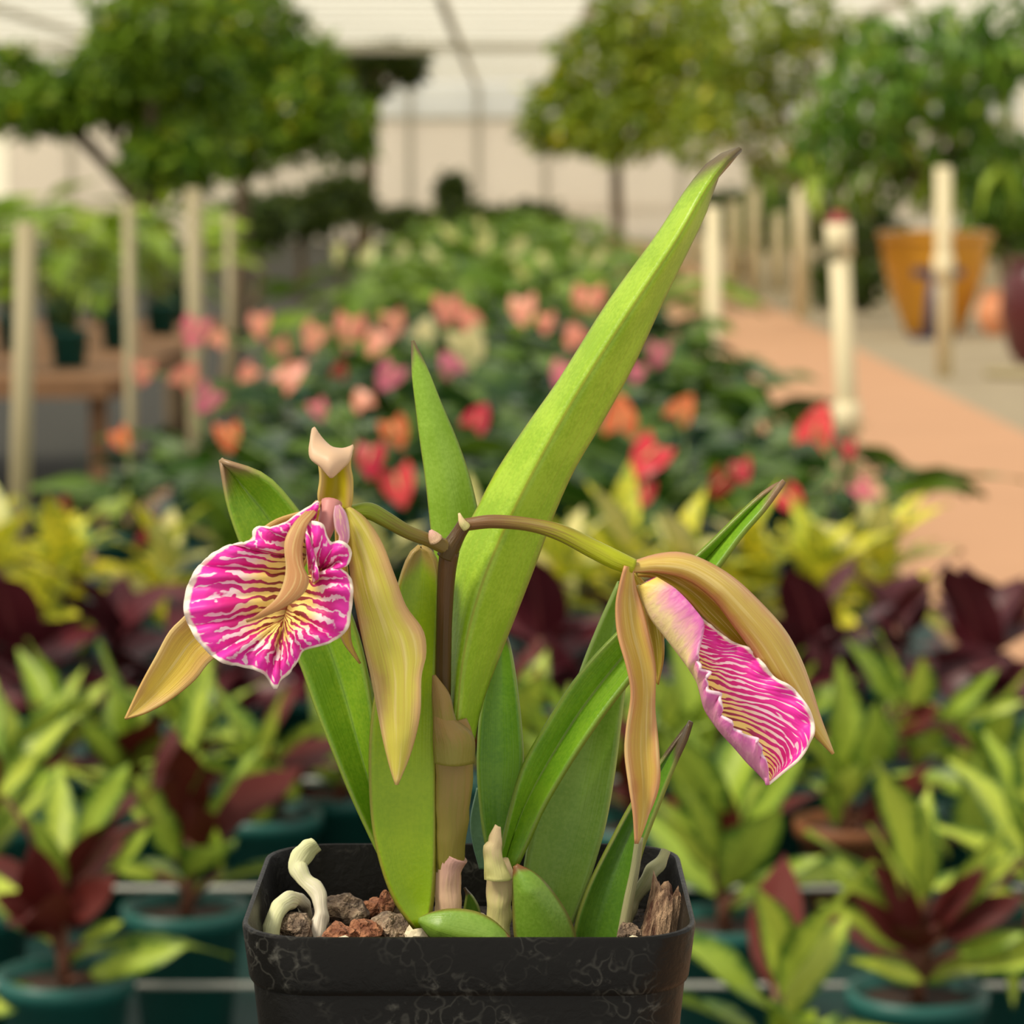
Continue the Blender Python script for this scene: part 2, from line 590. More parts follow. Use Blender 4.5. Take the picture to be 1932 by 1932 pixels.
B['gravel'] = mat_plain('grey_ground', rgb(152, 138, 112), 0.9, 0.2, 4)
B['darkground'] = mat_plain('dark_ground', rgb(46, 45, 38), 0.9, 0.25, 4)
B['trunk'] = mat_plain('trunk_bark', rgb(104, 88, 66), 0.85, 0.3, 14)
B['amber'] = mat_plain('amber_glaze', rgb(206, 146, 44), 0.25, 0.15, 5)
B['maroonpot'] = mat_plain('maroon_glaze', rgb(82, 34, 36), 0.3, 0.15, 5)
B['peachpot'] = mat_plain('peach_clay', rgb(224, 150, 106), 0.6, 0.1, 5)
B['navy'] = mat_plain('navy_paint', rgb(62, 60, 86), 0.5, 0.15, 5)
B['metal'] = mat_plain('roof_steel', rgb(196, 192, 176), 0.5, 0.05, 3)
for nm, cs in dict(coral=((240, 84, 84), (226, 62, 76)), crimson=((214, 46, 76), (180, 36, 60)), orange=((240, 134, 84), (224, 112, 70)),
                   salmon=((240, 158, 130), (226, 136, 116)), pink=((234, 122, 136), (214, 110, 140)),
                   palecream=((240, 226, 170), (226, 214, 150)), darkred=((150, 36, 34), (124, 32, 34))).items():
    B[nm] = mat_bgleaf('spathe_' + nm, rgb(*cs[0]), rgb(*cs[1]), rough=0.3)


def mat_sheet(name, col, trans=0.55, ribs=0.0):
    t = NT(name)
    oc = t.obj()
    n = t.noise(oc, 0.7, 3)
    c = t.mix(n, tuple(x * 0.9 for x in col[:3]) + (1,), col)
    return t.finish(c, 0.6, trans, c, None, 0.2)


B['roof'] = mat_sheet('roof_sheet', rgb(250, 249, 242), 0.9)
B['wall'] = mat_sheet('wall_sheet', rgb(254, 250, 236), 0.88)
B['endwall'] = mat_sheet('endwall_sheet', rgb(254, 246, 232), 0.88)


def mat_cloud(name, c1, c2, c3):
    t = NT(name)
    a = t.attr('tint')
    c = t.mix(t.sstep(a, 0.0, 0.6), c1, c2)
    c = t.mix(t.sstep(a, 0.72, 1.0), c, c3)
    return t.finish(c, 0.4, 0.35, None, None, 0.35)


B['cloud_l'] = mat_cloud('tree_foliage', rgb(50, 88, 18), rgb(124, 156, 36), rgb(196, 200, 30))
B['cloud_r'] = mat_cloud('tree_foliage_yellow', rgb(78, 108, 22), rgb(152, 170, 42), rgb(228, 214, 36))
B['cloud_d'] = mat_cloud('tree_foliage_dark', rgb(44, 66, 26), rgb(84, 104, 40), rgb(122, 134, 54))
B['cloud_g'] = mat_cloud('shrub_foliage', rgb(54, 96, 26), rgb(108, 148, 44), rgb(170, 190, 60))

# ================================================================== the greenhouse
GZ = -0.02
floor = struct(box('floor', (-9.2, 0.6, -0.4, 55.2, -0.1, 0.0), B['darkground']))
path = struct(box('floor_path', (0.6, 2.4, -0.4, 55.2, -0.1, 0.0), B['path']))
verge = struct(box('floor_verge', (2.4, 9.2, -0.4, 55.2, -0.1, 0.0), B['gravel']))

wall_b = struct(box('wall_back', (-9.2, 9.2, 55.0, 55.2, 0.0, 0.55), B['endwall']))
for i in range(15):
    x0 = -9.2 + i * 18.4 / 15
    box('panel', (x0 + 0.03, x0 + 18.4 / 15 - 0.03, 55.03, 55.08, 0.55, 2.2), B['endwall'], wall_b)
    box('panel', (x0 + 0.03, x0 + 18.4 / 15 - 0.03, 55.03, 55.08, 2.2, 2.82), B['roof'], wall_b)
    box('post', (x0 - 0.03, x0 + 0.03, 54.98, 55.1, 0.55, 2.82), B['metal'], wall_b)
box('rail', (-9.2, 9.2, 54.97, 55.12, 2.17, 2.23), B['metal'], wall_b)
for sx, nm in ((-1, 'wall_left'), (1, 'wall_right')):
    w = struct(box(nm, (min(sx * 9.1, sx * 9.2), max(sx * 9.1, sx * 9.2), 20, 55, 0, 0.55), B['endwall']))
    for i in range(14):
        y0 = 20 + i * 2.5
        box('panel', (min(sx * 9.12, sx * 9.16), max(sx * 9.12, sx * 9.16), y0 + 0.04, y0 + 2.46, 0.55, 2.82), B['wall'], w)
        box('post', (min(sx * 9.08, sx * 9.2), max(sx * 9.08, sx * 9.2), y0 - 0.04, y0 + 0.04, 0.55, 2.82), B['metal'], w)
ceil_ = struct(box('ceiling', (-9.2, 9.2, 27.6, 55.2, 2.86, 2.88), B['roof']))
for i in range(21):
    y0 = 28.0 + i * 1.3
    box('purlin', (-9.2, 9.2, y0, y0 + 0.07, 2.84, 2.86), B['metal'], ceil_)
for x in (-5.0, -2.2, -0.65, 0.75, 3.6, 6.4):
    box('rafter', (x - 0.04, x + 0.04, 27.6, 55, 2.78, 2.84), B['metal'], ceil_)
box('truss', (-9.2, 9.2, 37.0, 37.15, 2.68, 2.78), B['metal'], ceil_)

# ------------------------------------------------------------------ benches
BX0, BX1, BZ = -0.65, 0.56, 0.60


def bench(label, x0, x1, y0, y1, z, step, top_m):
    r = empty('plant_bench', ((x0 + x1) / 2, y0, 0))
    tag(r, label, 'bench')

    def add(nm, b, m):
        o = box(nm, b, m, r)
        rebase(r.location, o)
    add('bench_top', (x0, x1, y0, y1, z - 0.02, z), top_m)
    add('side_rail', (x0 - 0.03, x0, y0, y1, z - 0.06, z - 0.001), B['wood'])
    add('side_rail', (x1, x1 + 0.03, y0, y1, z - 0.06, z - 0.001), B['wood'])
    add('end_rail', (x0, x1, y0 - 0.03, y0, z - 0.06, z - 0.001), B['wood'])
    y = y0 + 0.05
    while y < y1:
        for x in (x0 + 0.02, x1 - 0.07):
            add('leg', (x, x + 0.05, y, y + 0.05, 0, z - 0.02), B['wood'])
        y += step
    return r


bench('long teal-topped plant bench carrying the rows of potted plants behind the orchid', BX0, BX1, 1.55, 26.0, BZ, 2.6, B['teal_dark'])
bench('separate wooden plant bench of tall green foliage across the dark aisle', -2.7, -1.2, 9.0, 12.7, BZ, 2.6, B['wood'])

rack = empty('wire_rack', (0, 1.6, BZ))
tag(rack, 'galvanised wire rack standing on the bench between the front pots', 'rack')
for d in (1.75, 1.955, 2.23, 2.64, 3.17):
    v, f, u = tube_data([Vector((BX0 + 0.03, d - 1.6, 0.066)), Vector((BX1 - 0.03, d - 1.6, 0.066))], [0.0022] * 2, 8)
    mesh_obj('wire', v, f, B['wire'], rack)
for x in (BX0 + 0.03, BX1 - 0.03):
    v, f, u = tube_data([Vector((x, 0.1, 0.0705)), Vector((x, 1.62, 0.0705))], [0.0025] * 2, 8)
    mesh_obj('wire', v, f, B['wire'], rack)
    for d in (1.75, 2.23, 2.64, 3.17):
        v, f, u = tube_data([Vector((x, d - 1.6, 0)), Vector((x, d - 1.6, 0.068))], [0.0025] * 2, 8)
        mesh_obj('upright', v, f, B['wire'], rack)

# ------------------------------------------------------------------ posts


def post(label, bot, top, rad, mat, cap=None, collar=None, group=None, name='plastic_post'):
    r = empty(name, bot)
    tag(r, label, 'post', group)
    b = Vector((0, 0, 0))
    tp = top - bot
    v, f, u = tube_data([b, tp], [rad, rad], 14)
    mesh_obj('pipe', v, f, mat, r)
    if cap:
        v, f, u = tube_data([tp, tp + Vector((0, 0, rad * 0.4)), tp + Vector((0, 0, rad * 1.5))], [rad * 1.05, rad * 1.05, rad * 0.6], 14)
        mesh_obj('cap', v, f, cap, r)
    for k in (collar or []):
        c = tp * k
        v, f, u = tube_data([c - tp.normalized() * rad * 1.6, c + tp.normalized() * rad * 1.6], [rad * 1.28] * 2, 14)
        mesh_obj('coupling', v, f, mat, r)
    return r


# posts fixed in the bench edge and out in the aisles
p_top = P(1582, 428, 4.75)
post('cream plastic post with a dark red cap at the bench edge by the path', Vector((0.542, 4.75, BZ)), p_top, 0.0165,
     B['pvc'], B['redcap'], [0.96, 0.42])
post('plain cream plastic post at the bench edge farther along the earth path', Vector((0.64, 9.4, 0.0)), P(1345, 390, 9.4), 0.024, B['pvc'], None, [0.5])
pb = P(1782, 712, D_at(712, 0.0)); pb.z = 0
post('tall cream plastic pipe standing on the grey verge before the amber pot', pb, P(1780, 315, pb.y), 0.048, B['pvc'], None, [0.52])
for i, (px, py, top) in enumerate(((1422, 552, 350), (1468, 548, 400), (1512, 600, 300), (1312, 500, 400), (1385, 540, 380))):
    q = P(px, py, D_at(py, 0.0)); q.z = 0
    post('slender pale plastic stake along the far side of the earth path', q, P(px, top, q.y), 0.06, B['pvc'],
         group='stakes along the far side of the path', name='plastic_stake')
q = P(28, 1010, 3.98)
post('leaning cream plastic post rising from the bench edge beside the dark aisle', Vector((-0.630, 3.8, BZ)), P(50, 420, 3.8), 0.013, B['pvc_shade_tan'])
for px, d, top, r in ((242, 7.2, 380, 0.013), (365, 8.6, 355, 0.024), (432, 11.0, 400, 0.014)):
    q = P(px + 4, 700, d); q.z = 0
    post('shade-toned plastic post standing in the dark aisle between two benches', q, P(px, top, d), r, B['pvc_shade_tan'],
         group='posts in the dark aisle')

# ------------------------------------------------------------------ background leaf meshes


def leaf_data(L, W, shape, rise, droop, fold, n=9, twist=0.0, across=5):
    verts, faces, uvs = [], [], []
    for i in range(n):
        t = i / (n - 1)
        if shape == 'lance':
            w = math.sin(math.pi * t ** 0.85) ** 0.9
        elif shape == 'ovate':
            w = math.sin(math.pi * t ** 0.62) ** 0.75
        elif shape == 'heart':
            w = max(0.0, math.sin(math.pi * (0.14 + 0.86 * t) ** 0.6)) ** 0.8
        else:
            w = math.sin(math.pi * t ** 0.5) ** 0.6
        w = max(w, 0.03)
        for j in range(across):
            uu = -1 + 2 * j / (across - 1)
            x = L * t
            if shape == 'heart':
                x -= 0.22 * L * abs(uu) ** 1.5 * (1 - t) ** 3
            y = W / 2 * w * uu
            z = L * (rise * t - droop * t * t) + fold * abs(uu) * w * W / 2
            z += 0.03 * L * math.sin(9 * t + 2 * uu) * abs(uu)
            a = twist * t
            verts.append((x, y * math.cos(a), z + y * math.sin(a)))
            uvs.append(((uu + 1) / 2, t))
    for i in range(n - 1):
        for j in range(across - 1):
            a = i * across + j
            faces.append((a, a + across, a + across + 1, a + 1))
    return [Vector(p) for p in verts], faces, uvs


def bg_leaf(name, L, W, shape, rise, droop, fold, m, n=9, twist=0.0, across=5):
    verts, faces, uvs = leaf_data(L, W, shape, rise, droop, fold, n, twist, across)
    me = bpy.data.meshes.new(name)
    me.from_pydata(verts, [], faces)
    ul = me.uv_layers.new(name='UVMap')
    for l in me.loops:
        ul.data[l.index].uv = uvs[l.vertex_index]
    me.materials.append(m)
    for p in me.polygons:
        p.use_smooth = True
    return me


def variants(name, shape, W, m, k=4, seed=1):
    rnd = random.Random(seed)
    return [bg_leaf(name, 1.0, W * rnd.uniform(0.85, 1.15), shape, 0.0, rnd.uniform(0.1, 0.45), rnd.uniform(0.15, 0.5), m,
                    twist=rnd.uniform(-0.5, 0.5)) for _ in range(k)]


LV = {
    'lime': variants('leaf', 'lance', 0.33, B['lime'], 5, 1),
    'maroon': variants('leaf', 'lance', 0.34, B['maroon'], 4, 2),
    'burgundy': variants('leaf', 'ovate', 0.62, B['burgundy'], 4, 3),
    'magenta': variants('leaf', 'lance', 0.34, B['magenta'], 2, 4),
    'croton': variants('leaf', 'ovate', 0.36, B['croton'], 4, 5),
    'cream': variants('leaf', 'ovate', 0.46, B['cream'], 3, 6),
    'anth': variants('leaf', 'heart', 0.66, B['anth'], 4, 7),
    'anth2': variants('leaf', 'heart', 0.60, B['anth2'], 3, 8),
    'peace': variants('leaf', 'ovate', 0.36, B['peace'], 5, 9),
    'broad': variants('leaf', 'ovate', 0.44, B['broad'], 4, 10),
    'ficus': variants('leaf', 'lance', 0.30, B['ficus'], 5, 11),
}
SPATHE = {}
for nm in ('coral', 'crimson', 'orange', 'salmon', 'pink', 'palecream', 'darkred'):
    SPATHE[nm] = bg_leaf('spathe', 1.0, 0.95, 'heart', 0.0, 0.12, 0.12, B[nm], 9, 0, 7)
SPATHE['peace'] = bg_leaf('spathe', 1.0, 0.5, 'ovate', 0.0, 0.1, 0.5, B['peace_spathe'], 8)
v, f, u = tube_data([Vector((0.05, 0, 0.02)), Vector((0.3, 0, 0.14)), Vector((0.55, 0, 0.30))], [0.03, 0.03, 0.015], 8)
spx = bpy.data.meshes.new('spadix')
spx.from_pydata([tuple(x) for x in v], [], f)
spx.materials.append(B['palecream'])


def set_leaf(o, loc, az, el, roll, s):
    o.matrix_basis = (Matrix.Translation(loc) @ Matrix.Rotation(az, 4, 'Z') @ Matrix.Rotation(-el, 4, 'Y')
                      @ Matrix.Rotation(roll, 4, 'X') @ Matrix.Diagonal((s, s, s, 1)))


def pot_mesh(m, r1=0.042, r0=0.032, h=0.09):
    n = 20
    prof = [(0.0, 0.0), (r0, 0.0), (r1 * 0.97, h * 0.86), (r1 * 1.06, h * 0.86), (r1 * 1.08, h), (r1 * 0.98, h), (r1 * 0.95, h * 0.9)]
    verts, faces, fm = [], [], []
    for (r, z) in prof[1:]:
        for j in range(n):
            a = 2 * math.pi * j / n
            verts.append((r * math.cos(a), r * math.sin(a), z))
    for i in range(len(prof) - 2):
        for j in range(n):
            a, b = i * n + j, i * n + (j + 1) % n
            faces.append((a, b, b + n, a + n)); fm.append(0)
    faces.append(tuple(range(n - 1, -1, -1))); fm.append(0)
    k = (len(prof) - 2) * n
    faces.append(tuple(k + j for j in range(n))); fm.append(1)
    me = bpy.data.meshes.new('pot')
    me.from_pydata(verts, [], faces)
    me.materials.append(m)
    me.materials.append(B['soil'])
    for i, p in enumerate(me.polygons):
        p.material_index = fm[i]
        p.use_smooth = fm[i] == 0 and len(p.vertices) == 4
    return me


POT_T = pot_mesh(B['teal'])
POT_B = pot_mesh(B['terra'])
POT_L = pot_mesh(B['teal'], 0.062, 0.05, 0.12)
R = random.Random(77)


# Leaves are queued and set one after another so that none passes through another plant, post or wire.
SOLID = []                       # (root, low corner, high corner, tree) of everything already standing
QUEUE = []                       # (order, root, make): make(k) gives the k-th way of holding the leaf


def bounds_tree(data):
    """data: list of (verts in world space, faces)"""
    V_, F_ = [], []
    for v, f in data:
        o = len(V_)
        V_ += v
        F_ += [tuple(i + o for i in q) for q in f]
    lo = Vector((min(p.x for p in V_), min(p.y for p in V_), min(p.z for p in V_)))
    hi = Vector((max(p.x for p in V_), max(p.y for p in V_), max(p.z for p in V_)))
    return lo, hi, BVHTree.FromPolygons(V_, F_)


MESH_DATA = {}


def md(me):
    if me not in MESH_DATA:
        MESH_DATA[me] = ([v.co.copy() for v in me.vertices], [tuple(p.vertices) for p in me.polygons])
    return MESH_DATA[me]


def stand(root, me, m=None):
    v, f = md(me)
    m = Matrix.Translation(root.location) @ (m or Matrix.Identity(4))
    SOLID.append((root,) + bounds_tree([([m @ p for p in v], f)]))


def clashes(root, lo, hi, tree):
    n = 0
    for r, l2, h2, t2 in SOLID:
        if r is root or hi.x < l2.x or lo.x > h2.x or hi.y < l2.y or lo.y > h2.y or hi.z < l2.z or lo.z > h2.z:
            continue
        if tree.overlap(t2):
            n += 1
    return n


LEFT_CLASHING = []


def settle_queue():
    for order, root, make, tries in sorted(QUEUE, key=lambda q: q[0]):
        best = None
        for k in range(tries):
            parts = make(k)          # list of (name, mesh or (verts, faces, material), matrix, child mesh or None)
            geo = []
            for nm, me, m, ch in parts:
                w = Matrix.Translation(root.location) @ m
                v, f = me[:2] if isinstance(me, tuple) else md(me)
                geo.append(([w @ p for p in v], f))
            lo, hi, tree = bounds_tree(geo)
            n = clashes(root, lo, hi, tree)
            if lo.z < root.location.z + 0.004:
                n += 1
            if best is None or n < best[0]:
                best = (n, parts, lo, hi, tree)
            if n == 0:
                break
        n, parts, lo, hi, tree = best
        if n:
            LEFT_CLASHING.append((root.name, parts[-1][0], n))
        SOLID.append((root, lo, hi, tree))
        for nm, me, m, ch in parts:
            if isinstance(me, tuple):
                o = mesh_obj(nm, me[0], me[1], me[2], root, uvs=me[3] if len(me) > 3 else None)
            else:
                o = link(nm, me, root)
            o.matrix_basis = m
            if ch:
                link('spadix', ch, o)


def leaf_matrix(loc, az, el, roll, s):
    return (Matrix.Translation(loc) @ Matrix.Rotation(az, 4, 'Z') @ Matrix.Rotation(-el, 4, 'Y')
            @ Matrix.Rotation(roll, 4, 'X') @ Matrix.Diagonal((s, s, s, 1)))


def spread_pots(rows, gap, d0, d1):
    """move pots of a row set apart until none is closer than gap; rows = [[px, d], ...]"""
    pts = [[X_at(px, d), d] for px, d in rows]
    for _ in range(200):
        moved = False
        for i in range(len(pts)):
            for j in range(i):
                dx, dy = pts[i][0] - pts[j][0], pts[i][1] - pts[j][1]
                q = math.hypot(dx, dy)
                if q < gap:
                    moved = True
                    sg = 1 if dy > 0 or (dy == 0 and i % 2) else -1
                    need = (math.sqrt(max(0.0, gap * gap - dx * dx)) - abs(dy)) * 0.5 + 0.001
                    for k, w in ((i, sg), (j, -sg)):
                        pts[k][1] = min(d1, max(d0, pts[k][1] + w * need))
                    if pts[i][1] in (d0, d1) or pts[j][1] in (d0, d1):
                        e = 0.002 if dx > 0 else -0.002
                        pts[i][0] += e
                        pts[j][0] -= e
        if not moved:
            break
    return pts


def small_plant(name, label, cat, group, x, d, kinds, nleaf, llen, stem_h, pot=POT_T, elr=(15, 75), seed=0, base_z=BZ, ph=0.081,
                cane='cane', heroes=()):
    rnd = random.Random(seed)
    r = empty(name, (x, d, base_z))
    tag(r, label, cat, group)
    link('pot', pot, r)
    stand(r, pot)
    top = Vector((rnd.uniform(-0.006, 0.006), rnd.uniform(-0.006, 0.006), ph + stem_h))
    v, f, u = tube_data([Vector((0, 0, ph - 0.004)), top], [0.005, 0.0035], 7)
    stand(r, mesh_obj('stem', v, f, B[cane], r).data)
    for i in range(nleaf):
        me = rnd.choice(LV[rnd.choice(kinds)])
        t = i / max(1, nleaf - 1)
        az = i * 2.4 + rnd.uniform(-0.4, 0.4)
        el = math.radians(elr[0] + (elr[1] - elr[0]) * t + rnd.uniform(-10, 10))
        loc = Vector((0, 0, ph)).lerp(top, 0.25 + 0.75 * t)
        s = llen * rnd.uniform(0.75, 1.2)
        roll = rnd.uniform(-0.5, 0.5)

        def make(k, me=me, az=az, el=el, loc=loc, s=s, roll=roll, q=random.Random(seed * 97 + i)):
            if k:
                g = min(1.0, k / 30)
                return [('leaf', me, leaf_matrix(loc, az + q.uniform(-1, 1) * (0.5 + 2.6 * g), min(1.5, el + q.uniform(-0.25, 0.7) * (0.4 + g)),
                                                 roll + q.uniform(-0.6, 0.6), s * (1 - 0.42 * g)), None)]
            return [('leaf', me, leaf_matrix(loc, az, el, roll, s), None)]
        QUEUE.append((2, r, make, 50))
    for i, h in enumerate(heroes):
        kind, bx, by, tx, ty, w = h[:6]
        ob = h[6] if len(h) > 6 else -0.01
        ot = h[7] if len(h) > 7 else -0.03
        fold, tw, nx = rnd.uniform(0.15, 0.4), rnd.uniform(-0.3, 0.3), rnd.uniform(-0.35, 0.35)

        def make(k, h=h, kind=kind, w=w, ob=ob, ot=ot, fold=fold, tw=tw, nx=nx, q=random.Random(seed * 89 + i)):
            g = min(1.0, k / 30)
            o1, o2, n2, sc = ob, ot, nx, 1.0
            if k:
                o1, o2 = ob + q.uniform(-1, 1) * 0.07 * g, ot + q.uniform(-1, 1) * (0.03 + 0.08 * g)
                n2, sc = nx + q.uniform(-0.5, 0.5), 1 - 0.3 * g
            return hero_leaf(r, top, kind, P(h[1], h[2], d + o1), P(h[3], h[4], d + o2), w * d / F * sc, fold, tw, n2, cane)
        QUEUE.append((0, r, make, 60))
    return r


def hero_leaf(r, top, kind, a, b, width, fold, tw, nx, cane):
    """one leaf between two points, its face turned up and towards the aisle, on a stalk from the plant's stem"""
    shape = {'burgundy': 'ovate', 'croton': 'ovate', 'cream': 'ovate', 'anth': 'heart'}.get(kind, 'lance')
    L = (b - a).length
    v, f, u = leaf_data(L, width, shape, 0.12, 0.12, fold, 11, tw)
    x = (b - a).normalized()
    nrm = Vector((nx, -0.8, 0.6))
    z = (nrm - x * nrm.dot(x)).normalized()
    y = z.cross(x)
    m = Matrix((x, y, z)).transposed().to_4x4()
    a_ = a - r.location
    m.translation = a_
    foot = Vector((top.x, top.y, min(max(a_.z - 0.02, 0.079), top.z)))
    parts = []
    if (a_ - foot).length > 0.006:
        mid = foot.lerp(a_, 0.5) + Vector((0, 0, 0.12 * (a_ - foot).length))
        sv, sf, su = tube_data([foot, mid, a_ + x * 0.004], [0.0026, 0.0022, 0.0018], 6)
        parts.append(('leaf_stalk', (sv, sf, B[cane]), Matrix.Identity(4), None))
    parts.append(('leaf', LeafMesh((v, f, B[kind], u)), m, None))
    return parts


class LeafMesh(tuple):
    """verts, faces, material and texture coordinates of a leaf not yet linked"""


def X_at(px, d):
    return (px - 966) / F * d * 1.006


LAB_A = ('young potted plant with lime-striped leaves and maroon undersides on the bench', 'plant', 'lime-striped plants on the bench')
front = [
    (1375, 2.04, 6, [('maroon', 1368, 1618, 1380, 1492, 82, 0, -0.02), ('lime', 1392, 1600, 1520, 1418, 58), ('lime', 1360, 1625, 1282, 1470, 52),
                     ('lime', 1350, 1650, 1238, 1535, 48), ('lime', 1385, 1690, 1562, 1612, 46), ('lime', 1330, 1560, 1250, 1390, 60)]),
    (1745, 1.86, 5, [('maroon', 1740, 1780, 1638, 1612, 62), ('maroon', 1752, 1760, 1862, 1632, 52), ('maroon', 1772, 1772, 1940, 1688, 66),
                     ('maroon', 1735, 1800, 1600, 1680, 46), ('lime', 1738, 1745, 1640, 1555, 36), ('lime', 1748, 1700, 1742, 1515, 44),
                     ('lime', 1715, 1795, 1545, 1702, 62), ('lime', 1700, 1745, 1556, 1640, 52), ('lime', 1762, 1750, 1935, 1600, 46),
                     ('lime', 1775, 1720, 1905, 1548, 44), ('lime', 1800, 1800, 1940, 1762, 48), ('lime', 1745, 1850, 1600, 1810, 52),
                     ('lime', 1905, 1770, 1912, 1905, 32)]),
    (1612, 2.36, 4, [('lime', 1692, 1335, 1598, 1205, 52), ('lime', 1722, 1335, 1740, 1240, 74), ('lime', 1640, 1458, 1652, 1325, 92),
                     ('lime', 1772, 1365, 1885, 1262, 42), ('lime', 1800, 1365, 1940, 1322, 38), ('maroon', 1698, 1385, 1775, 1328, 44),
                     ('lime', 1832, 1605, 1846, 1425, 104), ('lime', 1795, 1620, 1690, 1480, 44), ('maroon', 1620, 1560, 1760, 1440, 40),
                     ('lime', 1580, 1560, 1560, 1440, 40)]),
    (110, 1.90, 4, [('maroon', 100, 1725, 62, 1590, 92), ('maroon', 120, 1745, 222, 1655, 74), ('maroon', 92, 1755, -10, 1690, 84),
                    ('lime', 128, 1665, 55, 1535, 44), ('lime', 150, 1590, 248, 1438, 70), ('lime', 0, 1505, 78, 1415, 54),
                    ('lime', 305, 1550, 252, 1462, 52), ('lime', 165, 1845, 358, 1785, 68), ('lime', 150, 1780, 235, 1738, 34),
                    ('lime', -20, 1905, 75, 1868, 64), ('lime', 215, 1650, 285, 1560, 48)]),
    (340, 2.08, 6, [('maroon', 398, 1595, 358, 1512, 72), ('lime', 345, 1505, 388, 1418, 42), ('lime', 335, 1625, 258, 1480, 62),
                    ('lime', 420, 1650, 408, 1560, 40), ('lime', 300, 1650, 200, 1640, 44)]),
    (1960, 2.0, 9, []), (-70, 2.08, 9, []),
    (1470, 1.68, 5, [('lime', 1470, 1960, 1450, 1885, 70), ('lime', 1490, 1970, 1540, 1905, 60)]),
    (500, 2.40, 9, [('lime', 478, 1570, 512, 1478, 44), ('maroon', 465, 1515, 555, 1445, 34), ('lime', 560, 1510, 520, 1440, 44)]),
    (230, 2.40, 12, []), (20, 2.38, 12, []), (1190, 2.42, 12, [('lime', 1270, 1360, 1210, 1260, 62), ('lime', 1245, 1430, 1275, 1290, 50)]), (1330, 2.44, 12, []),
    (1480, 2.52, 11, []), (1870, 2.40, 11, []), (640, 2.5, 10, []), (800, 2.5, 9, []), (960, 2.52, 9, []), (1075, 2.48, 10, []), (90, 2.55, 10, []), (360, 2.52, 10, []),
    (1740, 2.55, 10, []),
]
fpos = spread_pots([(q[0], 2.03 if q[0] == 1960 else q[1]) for q in front if q[1] < 2.2], 0.098, 1.6, 2.17) + spread_pots([(q[0], q[1]) for q in front if q[1] >= 2.2], 0.098, 2.29, 2.58)
front = [q for q in front if q[1] < 2.2] + [q for q in front if q[1] >= 2.2]
for i, (px, d, n, hero) in enumerate(front):
    x_, d = fpos[i]
    lab_ = {1375: 'lime-striped plant with one upright dark red leaf beside the square black pot', 1745: 'lime-striped plant with a whorl of spreading maroon leaves near the brown pot',
            1612: 'tall lime-striped plant in a brown pot', 110: 'lime-striped plant with three broad maroon leaves round its crown', 1470: 'small lime-leaved plant standing in front of the wire rack',
            340: 'lime-striped plant with one short broad maroon leaf next to the black pot', 500: 'lime-striped plant with a slanting narrow maroon leaf behind the black pot',
            1190: 'lime-striped plant with tall leaves just behind the hanging tan sepal'}.get(px)
    small_plant('potted_striped_plant', lab_ or LAB_A[0], LAB_A[1], LAB_A[2], x_, d, ['lime', 'lime', 'lime', 'maroon'], n + 3, 0.108 if d < 2.2 else 0.088, 0.06 if d < 2.2 else 0.042,
                POT_B if px == 1612 else POT_T, (20, 78), 100 + i, heroes=hero)

LAB_C = ('burgundy plant with broad dark leaves and faint ribs on the bench', 'plant', 'burgundy broad-leaved plants')
rowc = ((40, 2.85, 6), (225, 2.95, 6), (400, 2.88, 7), (560, 2.95, 6), (720, 2.9, 5), (880, 3.0, 5), (1030, 2.92, 6),
        (1190, 3.0, 4), (1545, 2.9, 7), (1700, 3.02, 4), (1860, 2.86, 7), (-120, 2.95, 6), (1868, 3.02, 6))
cpos = spread_pots([(q[0], q[1]) for q in rowc], 0.1, 2.72, 3.1)
for i, (px, d, n) in enumerate(rowc):
    x_, d = cpos[i]
    hero = {1030: [('burgundy', 1035, 1400, 1040, 1200, 175)], 1860: [('burgundy', 1765, 1290, 1910, 1240, 110), ('burgundy', 1850, 1340, 1960, 1250, 110)],
            1545: [('burgundy', 1600, 1400, 1530, 1200, 110), ('burgundy', 1500, 1300, 1570, 1190, 90)],
            40: [('burgundy', -20, 1330, 105, 1290, 90), ('burgundy', 30, 1410, -40, 1340, 90)],
            400: [('burgundy', 330, 1370, 480, 1310, 110), ('magenta', 400, 1440, 470, 1395, 44), ('burgundy', 420, 1320, 560, 1290, 90)],
            560: [('magenta', 545, 1440, 595, 1405, 40), ('magenta', 520, 1330, 590, 1310, 40), ('magenta', 590, 1330, 545, 1250, 40)]}.get(px, [])
    lab_ = {560: 'burgundy plant carrying three bright magenta leaves', 400: 'burgundy plant with one small magenta leaf low on its side',
            1030: 'burgundy plant with one very large round dark leaf upright behind the orchid', 1860: 'burgundy plant with two large overlapping dark leaves near the earth path',
            1545: 'burgundy plant with two tall pointed dark leaves behind the brown pot', 40: 'burgundy plant with long dark leaves reaching out over the dark aisle'}.get(px)
    small_plant('potted_burgundy_plant', lab_ or LAB_C[0], LAB_C[1], LAB_C[2], x_, d, ['burgundy'], n + 2, 0.10, 0.07, POT_T, (5, 65), 200 + i, heroes=hero)

